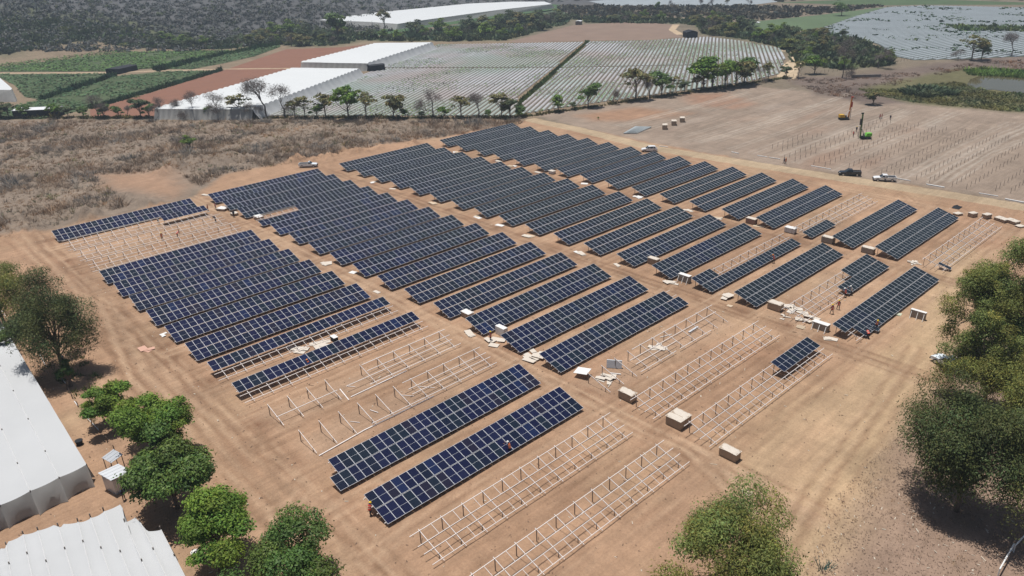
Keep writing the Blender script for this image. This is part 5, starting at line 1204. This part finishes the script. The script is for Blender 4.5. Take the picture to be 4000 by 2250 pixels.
# ---- pile driving rigs
def rig(px, py, rz, bodyc, mastc, hammerc, label, H_=7.0):
    q = at(px, py); root = empty('pile_rig', (q[0], q[1], 0), rz, label, 'pile driver')
    for s in (-1, 1):
        mb = MB(); pts = [(-1.5, .35), (-1.3, .05), (1.3, .05), (1.5, .35), (1.3, .65), (-1.3, .65)]
        vs = [(x, s*.85-.2, z) for x, z in pts]+[(x, s*.85+.2, z) for x, z in pts]; mb.add(vs, [tuple(range(6)), tuple(range(11, 5, -1))]+[(i, 6+i, 6+(i+1) % 6, (i+1) % 6) for i in range(6)]); t = link('crawler_track', mb.mesh('crawler_track', trim_m), root)
        for x in (-1.1, -.4, .3, 1.0): link('roller', MB().cyl((x, s*.85-.23, .33), (x, s*.85+.23, .33), .2, 10).mesh('roller', tyre_m), t)
    link('chassis', MB().box((0, 0, .72), (2.6, 1.5, .25)).mesh('chassis', trim_m), root)
    mb = MB(); profile(mb, [(-1.6, .85, 1), (-1.6, 1.75, .95), (-.2, 1.75, .95), (0, 1.35, 1), (.2, .85, 1)], 1.6, 1); link('engine_cover', mb.mesh('engine_cover', bodyc), root)
    link('control_panel', MB().box((.35, -.6, 1.25), (.3, .5, .6)).mesh('control_panel', trim_m), root)
    link('mast', MB().bar((1.5, 0, .2), (1.75, 0, H_), .32, .42).mesh('mast', mastc), root)
    link('hammer', MB().box((1.95, 0, H_*.68), (.5, .55, H_*.24)).mesh('hammer', hammerc), root)
    link('mast_head', MB().box((1.85, 0, H_+.15), (.7, .35, .35)).mesh('mast_head', hammerc), root)
    link('hydraulic_ram', MB().cyl((.1, .3, .9), (1.6, .2, H_*.45), .08, 8).mesh('hydraulic_ram', galv), root)
    link('hydraulic_ram', MB().cyl((.1, -.3, .9), (1.6, -.2, H_*.45), .08, 8).mesh('hydraulic_ram', galv), root)
    link('pile', MB().bar((2.05, 0, 0), (2.05, 0, H_*.5), .12).mesh('pile', postm), root)
rig(2122, 301, -.75, mat('rig_yellow', (.62, .36, .03), .4), mat('rig_orange', (.5, .17, .03), .5), mat('rig_red', (.42, .035, .02), .4), 'yellow pile driving rig with an orange and red mast', 7.2)
rig(2176, 349, 2.35, mat('rig_green', (.16, .48, .05), .4), mat('rig_dark_green', (.10, .17, .04), .5), mat('rig_black', (.03, .035, .03), .5), 'bright green pile driving rig with a dark mast', 7.5)

# =================================================================== PEOPLE
skin = mat('skin', (.25, .13, .08), .6); trou = mat('work_trousers', (.025, .03, .05), .85); shirt = mat('work_shirt', (.07, .08, .13), .85); boot = mat('boots', (.03, .022, .018), .8)
hair = mat('hair', (.012, .01, .009), .8)
vests = {'orange': mat('vest_orange', (.75, .16, .03), .6), 'red': mat('vest_red', (.62, .06, .035), .6), 'yellow': mat('vest_yellow', (.70, .62, .06), .6), 'dark': mat('dark_jacket', (.03, .03, .04), .8), 'white': mat('white_shirt', (.65, .63, .6), .8)}
helm = {'yellow': mat('helmet_yellow', (.80, .55, .03), .35), 'white': mat('helmet_white', (.78, .78, .75), .35), 'orange': mat('helmet_orange', (.8, .25, .04), .35)}
def person_mesh(pose):
    bend = {'stand': 0.0, 'walk': .05, 'bend': .95, 'reach': .30, 'crouch': .55}[pose]
    hip = .92 if pose != 'crouch' else .50
    S_, C_ = math.sin(bend), math.cos(bend)
    def up(l, x=0.0, y=0.0): return (y*C_+l*S_, x, hip+l*C_-y*S_)      # along the spine; forward = +X
    V, E, Rr = [], [], []
    def v(p, r, par=None):
        V.append(p); Rr.append(r if hasattr(r, '__len__') else (r, r)); i = len(V)-1
        if par is not None: E.append((par, i))
        return i
    pel = v(up(0), (.13, .16)); ab = v(up(.18), (.115, .15), pel); ch = v(up(.38), (.13, .18), ab); nk0 = v(up(.53), (.075, .085), ch); nk = v(up(.60, 0, .01), .055, nk0)
    h1 = v(up(.67, 0, .02), (.085, .075), nk); h2 = v(up(.76, 0, .025), (.10, .085), h1); v(up(.83, 0, .01), (.075, .07), h2); v(up(.71, 0, .115), .022, h1)
    hands = []
    for s in (-1, 1):
        sh = v(up(.50, s*.19), .07, nk0)
        if pose in ('stand', 'walk'):
            sw = (.12*s if pose == 'walk' else .03); el = v((sw*.6+.0, s*.25, hip+.24), .045, sh); wr = v((sw*1.5+.10, s*.27, hip+.0), .033, el); d = (.15, .05*s, -.98)
        elif pose == 'bend': e_ = up(.50, s*.24); el = v((e_[0]+.08, s*.25, e_[2]-.28), .045, sh); wr = v((e_[0]+.2, s*.20, e_[2]-.50), .033, el); d = (.4, 0, -.9)
        else: e_ = up(.50, s*.24); el = v((e_[0]+.24, s*.25, e_[2]-.10), .045, sh); wr = v((e_[0]+.48, s*.19, e_[2]-.04), .033, el); d = (.95, 0, .05)
        w0 = V[wr]; d = Vector(d).normalized(); side_ = Vector((0, 1, 0)); pal = v(tuple(Vector(w0)+d*.07), (.034, .02), wr); nrm = d.cross(side_)
        for k, (o_, l_) in enumerate(((-.03, .075), (-.01, .085), (.01, .08), (.03, .062))):
            b_ = Vector(w0)+d*.11+side_*o_; f1 = v(tuple(b_), .010, pal); f2 = v(tuple(b_+d*l_*.5+nrm*.006), .009, f1); v(tuple(b_+d*l_*.9+nrm*.03), .008, f2)
        th = v(tuple(Vector(w0)+d*.05-side_*s*.04), .011, pal); v(tuple(Vector(w0)+d*.09-side_*s*.065+nrm*.01), .010, th)
        st_ = {'walk': .22*s, 'stand': .03*s, 'reach': .12*s, 'bend': .05*s}.get(pose, 0)
        th0 = v((0, s*.10, hip-.06), .095, pel)
        if pose == 'crouch': kn = v((.38, s*.16, .46), .065, th0); an = v((.10, s*.13, .09), .045, kn)
        else: kn = v((st_*.6+.03, s*.11, .50), .065, th0); an = v((st_-.02, s*.12, .09), .045, kn)
        ax_ = V[an][0]; ft = v((ax_+.10, s*.13, .05), (.045, .04), an); v((ax_+.19, s*.135, .035), (.035, .03), ft)
    me = bpy.data.meshes.new('body'); me.from_pydata(V, E, []); ob = bpy.data.objects.new('tmp_body', me); COL.objects.link(ob)
    sk_ = ob.modifiers.new('skin', 'SKIN'); sk_.use_smooth_shade = True; su = ob.modifiers.new('sub', 'SUBSURF'); su.levels = 1; su.render_levels = 1
    ld = me.skin_vertices[0].data
    for i, r in enumerate(Rr): ld[i].radius = r
    ld[0].use_root = True
    dg = bpy.context.evaluated_depsgraph_get(); out = bpy.data.meshes.new_from_object(ob.evaluated_get(dg)); bpy.data.objects.remove(ob)
    out.name = 'body'; out.materials.clear()
    for m in (skin, shirt, trou, boot): out.materials.append(m)
    spine = Vector((S_, 0, C_)); h0v = Vector((0, 0, hip))
    hand_pts = [Vector(V[i]) for i in range(len(V)) if Rr[i][0] < .034]
    for p in out.polygons:
        c = p.center; l = (c-h0v).dot(spine); near_hand = min((c-h).length for h in hand_pts) < .06 if hand_pts else False
        if c.z < .10: mi = 3
        elif l > .58: mi = 0
        elif near_hand: mi = 0
        elif l < -.02 or c.z < hip-.05 and l < .05: mi = 2
        else: mi = 1
        p.material_index = mi
    # vest around the torso
    vb = MB(); n_ = 14; rings = []
    for l, a, b in ((-.08, .165, .195), (.08, .155, .185), (.25, .155, .20), (.42, .155, .215), (.53, .11, .16), (.56, .07, .09)):
        rings.append([up(l, b*math.sin(2*PI*k/n_), a*math.cos(2*PI*k/n_)) for k in range(n_)])
    vb.add([p for r in rings for p in r], [(i*n_+k, (i+1)*n_+k, (i+1)*n_+(k+1) % n_, i*n_+(k+1) % n_) for i in range(5) for k in range(n_)])
    bands = MB()
    for l, a, b in ((.10, .162, .194), (.30, .164, .212)):
        r0 = [up(l, b*math.sin(2*PI*k/n_), a*math.cos(2*PI*k/n_)) for k in range(n_)]; r1 = [up(l+.05, b*math.sin(2*PI*k/n_), a*math.cos(2*PI*k/n_)) for k in range(n_)]
        bands.add(r0+r1, [(k, n_+k, n_+(k+1) % n_, (k+1) % n_) for k in range(n_)])
    hb = MB(); rings = []
    for l, r in ((.775, .125), (.775, .16), (.785, .16), (.79, .125), (.86, .112), (.90, .075), (.918, .01)):
        rings.append([up(l, r*.92*math.sin(2*PI*k/n_), .02+r*math.cos(2*PI*k/n_)+(.04 if r == .16 and math.cos(2*PI*k/n_) > .3 else 0)) for k in range(n_)])
    hb.add([p for r in rings for p in r], [(i*n_+k, (i+1)*n_+k, (i+1)*n_+(k+1) % n_, i*n_+(k+1) % n_) for i in range(6) for k in range(n_)])
    hr = MB(); rings = []
    for l, r in ((.68, .085), (.74, .108), (.79, .11)):
        rings.append([up(l, r*.95*math.sin(t), -.005+r*math.cos(t)) for t in np.linspace(PI*.45, PI*1.55, 8)])
    hr.add([p for r in rings for p in r], [(i*8+k, (i+1)*8+k, (i+1)*8+k+1, i*8+k+1) for i in range(2) for k in range(7)])
    eyes = MB()
    for s in (-1, 1): c = up(.745, s*.035, .125); eyes.box(c, (.012, .022, .014))
    c = up(.685, 0, .115); eyes.box(c, (.012, .05, .010))
    return out, vb, bands, hb, hr, eyes
POSES = {p: person_mesh(p) for p in ('stand', 'walk', 'bend', 'reach', 'crouch')}
refl = mat('reflective_band', (.72, .74, .62), .4)
def person(px, py, pose, rz, vest, hel, label, z=0, group=None):
    q = at(px, py, z); out, vb, bands, hb, hr, eyes = POSES[pose]
    root = empty('person', (q[0], q[1], q[2]), rz, label, 'person', group); link('body', out, root)
    c = link('vest' if vest not in ('dark', 'white') else 'shirt', vb.mesh('vest', vests[vest], True), root)
    if vest in ('orange', 'red', 'yellow'): link('reflective_band', bands.mesh('reflective_band', refl), c)
    if hel: link('helmet', hb.mesh('helmet', helm[hel], True), root)
    link('hair', hr.mesh('hair', hair), root); link('face', eyes.mesh('face', hair), root)
TH = 'worker in '
person(932, 1297, 'reach', .4, 'red', 'yellow', 'worker in a red vest and yellow helmet at the near corner of the front table')
person(1283, 1140, 'reach', 2.0, 'orange', 'white', 'worker in an orange vest leaning on the front covered table')
person(779, 930, 'reach', 1.9, 'orange', 'orange', 'worker in an orange vest between the rails of the half covered table')
person(1234, 858, 'stand', -1.2, 'red', 'yellow', 'worker in a red vest standing on pale sheets at the table corner')
person(2108, 779, 'walk', .8, 'red', 'yellow', 'worker in a red vest and yellow helmet walking beside the half bare table, right one of two')
person(2092, 790, 'walk', 1.2, 'red', 'yellow', 'worker in a red vest nearer the camera of the two walking beside the half bare table')
person(2126, 748, 'reach', 1.9, 'red', 'white', 'worker in a red vest and white helmet at the edge of the half bare table')
person(2141, 742, 'reach', 2.1, 'white', 'white', 'worker in a white shirt at the edge of the half bare table')
person(2203, 828, 'reach', -2.4, 'orange', 'yellow', 'worker with a yellow helmet holding the panel at the nearest third block table')
person(2183, 852, 'bend', 1.0, 'red', None, 'worker in red bending under the corner of the nearest third block table')
person(1946, 662, 'reach', 1.9, 'red', 'orange', 'worker in red at the low edge of the table in the third block')
person(409, 604, 'stand', 1.2, 'orange', 'yellow', 'worker in an orange vest standing among the left bare frames')
person(447, 597, 'bend', .3, 'red', None, 'worker in red bending among the left bare frames')
person(400, 564, 'reach', 1.5, 'dark', None, 'dark dressed worker under the edge of the farthest left table')
person(524, 531, 'stand', 2.5, 'orange', None, 'worker in orange at the right end of the farthest left table')
person(543, 527, 'walk', 0, 'red', None, 'worker in red walking past the low white pile')
person(589, 547, 'stand', 1, 'dark', None, 'dark dressed worker beside the low pale crate')
person(543, 558, 'bend', 2, 'dark', None, 'dark dressed worker bending at the right end of the bare frames')
person(1976, 413, 'stand', 1, 'orange', 'orange', 'worker in orange on the dirt road, right one of the pair')
person(1972, 412, 'walk', 2, 'dark', None, 'dark dressed worker on the dirt road, left one of the pair')
person(2213, 300, 'stand', 1, 'red', None, 'worker in red in the graded field, left one of three')
person(2218, 299, 'stand', 2, 'orange', None, 'worker in the graded field, middle one of three')
person(2239, 302, 'stand', 0, 'dark', None, 'dark dressed worker in the graded field, right one of three')
person(2146, 344, 'walk', 0, 'red', None, 'worker in red left of the green pile rig')
person(2154, 332, 'stand', 0, 'dark', 'yellow', 'rig worker standing close to the dark mast of the green rig')
person(2226, 458, 'stand', 1.2, 'white', None, 'person in pale clothes beside the white pickup')
person(489//1+0, 1258, 'stand', -1, 'dark', None, 'person') if False else None
person(313, 1258, 'stand', -1, 'dark', None, 'dark dressed person standing before the tin hut')
person(2052, 680, 'bend', 1, 'dark', None, 'person') if False else None

# =================================================================== AIR
hm = bpy.data.materials.new('thin_haze'); hm.use_nodes = True; hn = hm.node_tree; hn.nodes.remove(hn.nodes['Principled BSDF'])
pv = hn.nodes.new('ShaderNodeVolumePrincipled'); pv.inputs['Color'].default_value = (.70, .84, 1.0, 1); pv.inputs['Density'].default_value = HAZE_D; pv.inputs['Anisotropy'].default_value = .2
hn.links.new(pv.outputs[0], hn.nodes['Material Output'].inputs['Volume'])
hz = link('haze', MB().box((1100, 1200, 54), (3100, 3000, 110)).mesh('haze', hm)); tagit(hz, 'thin pale haze over the whole valley', kind='stuff')
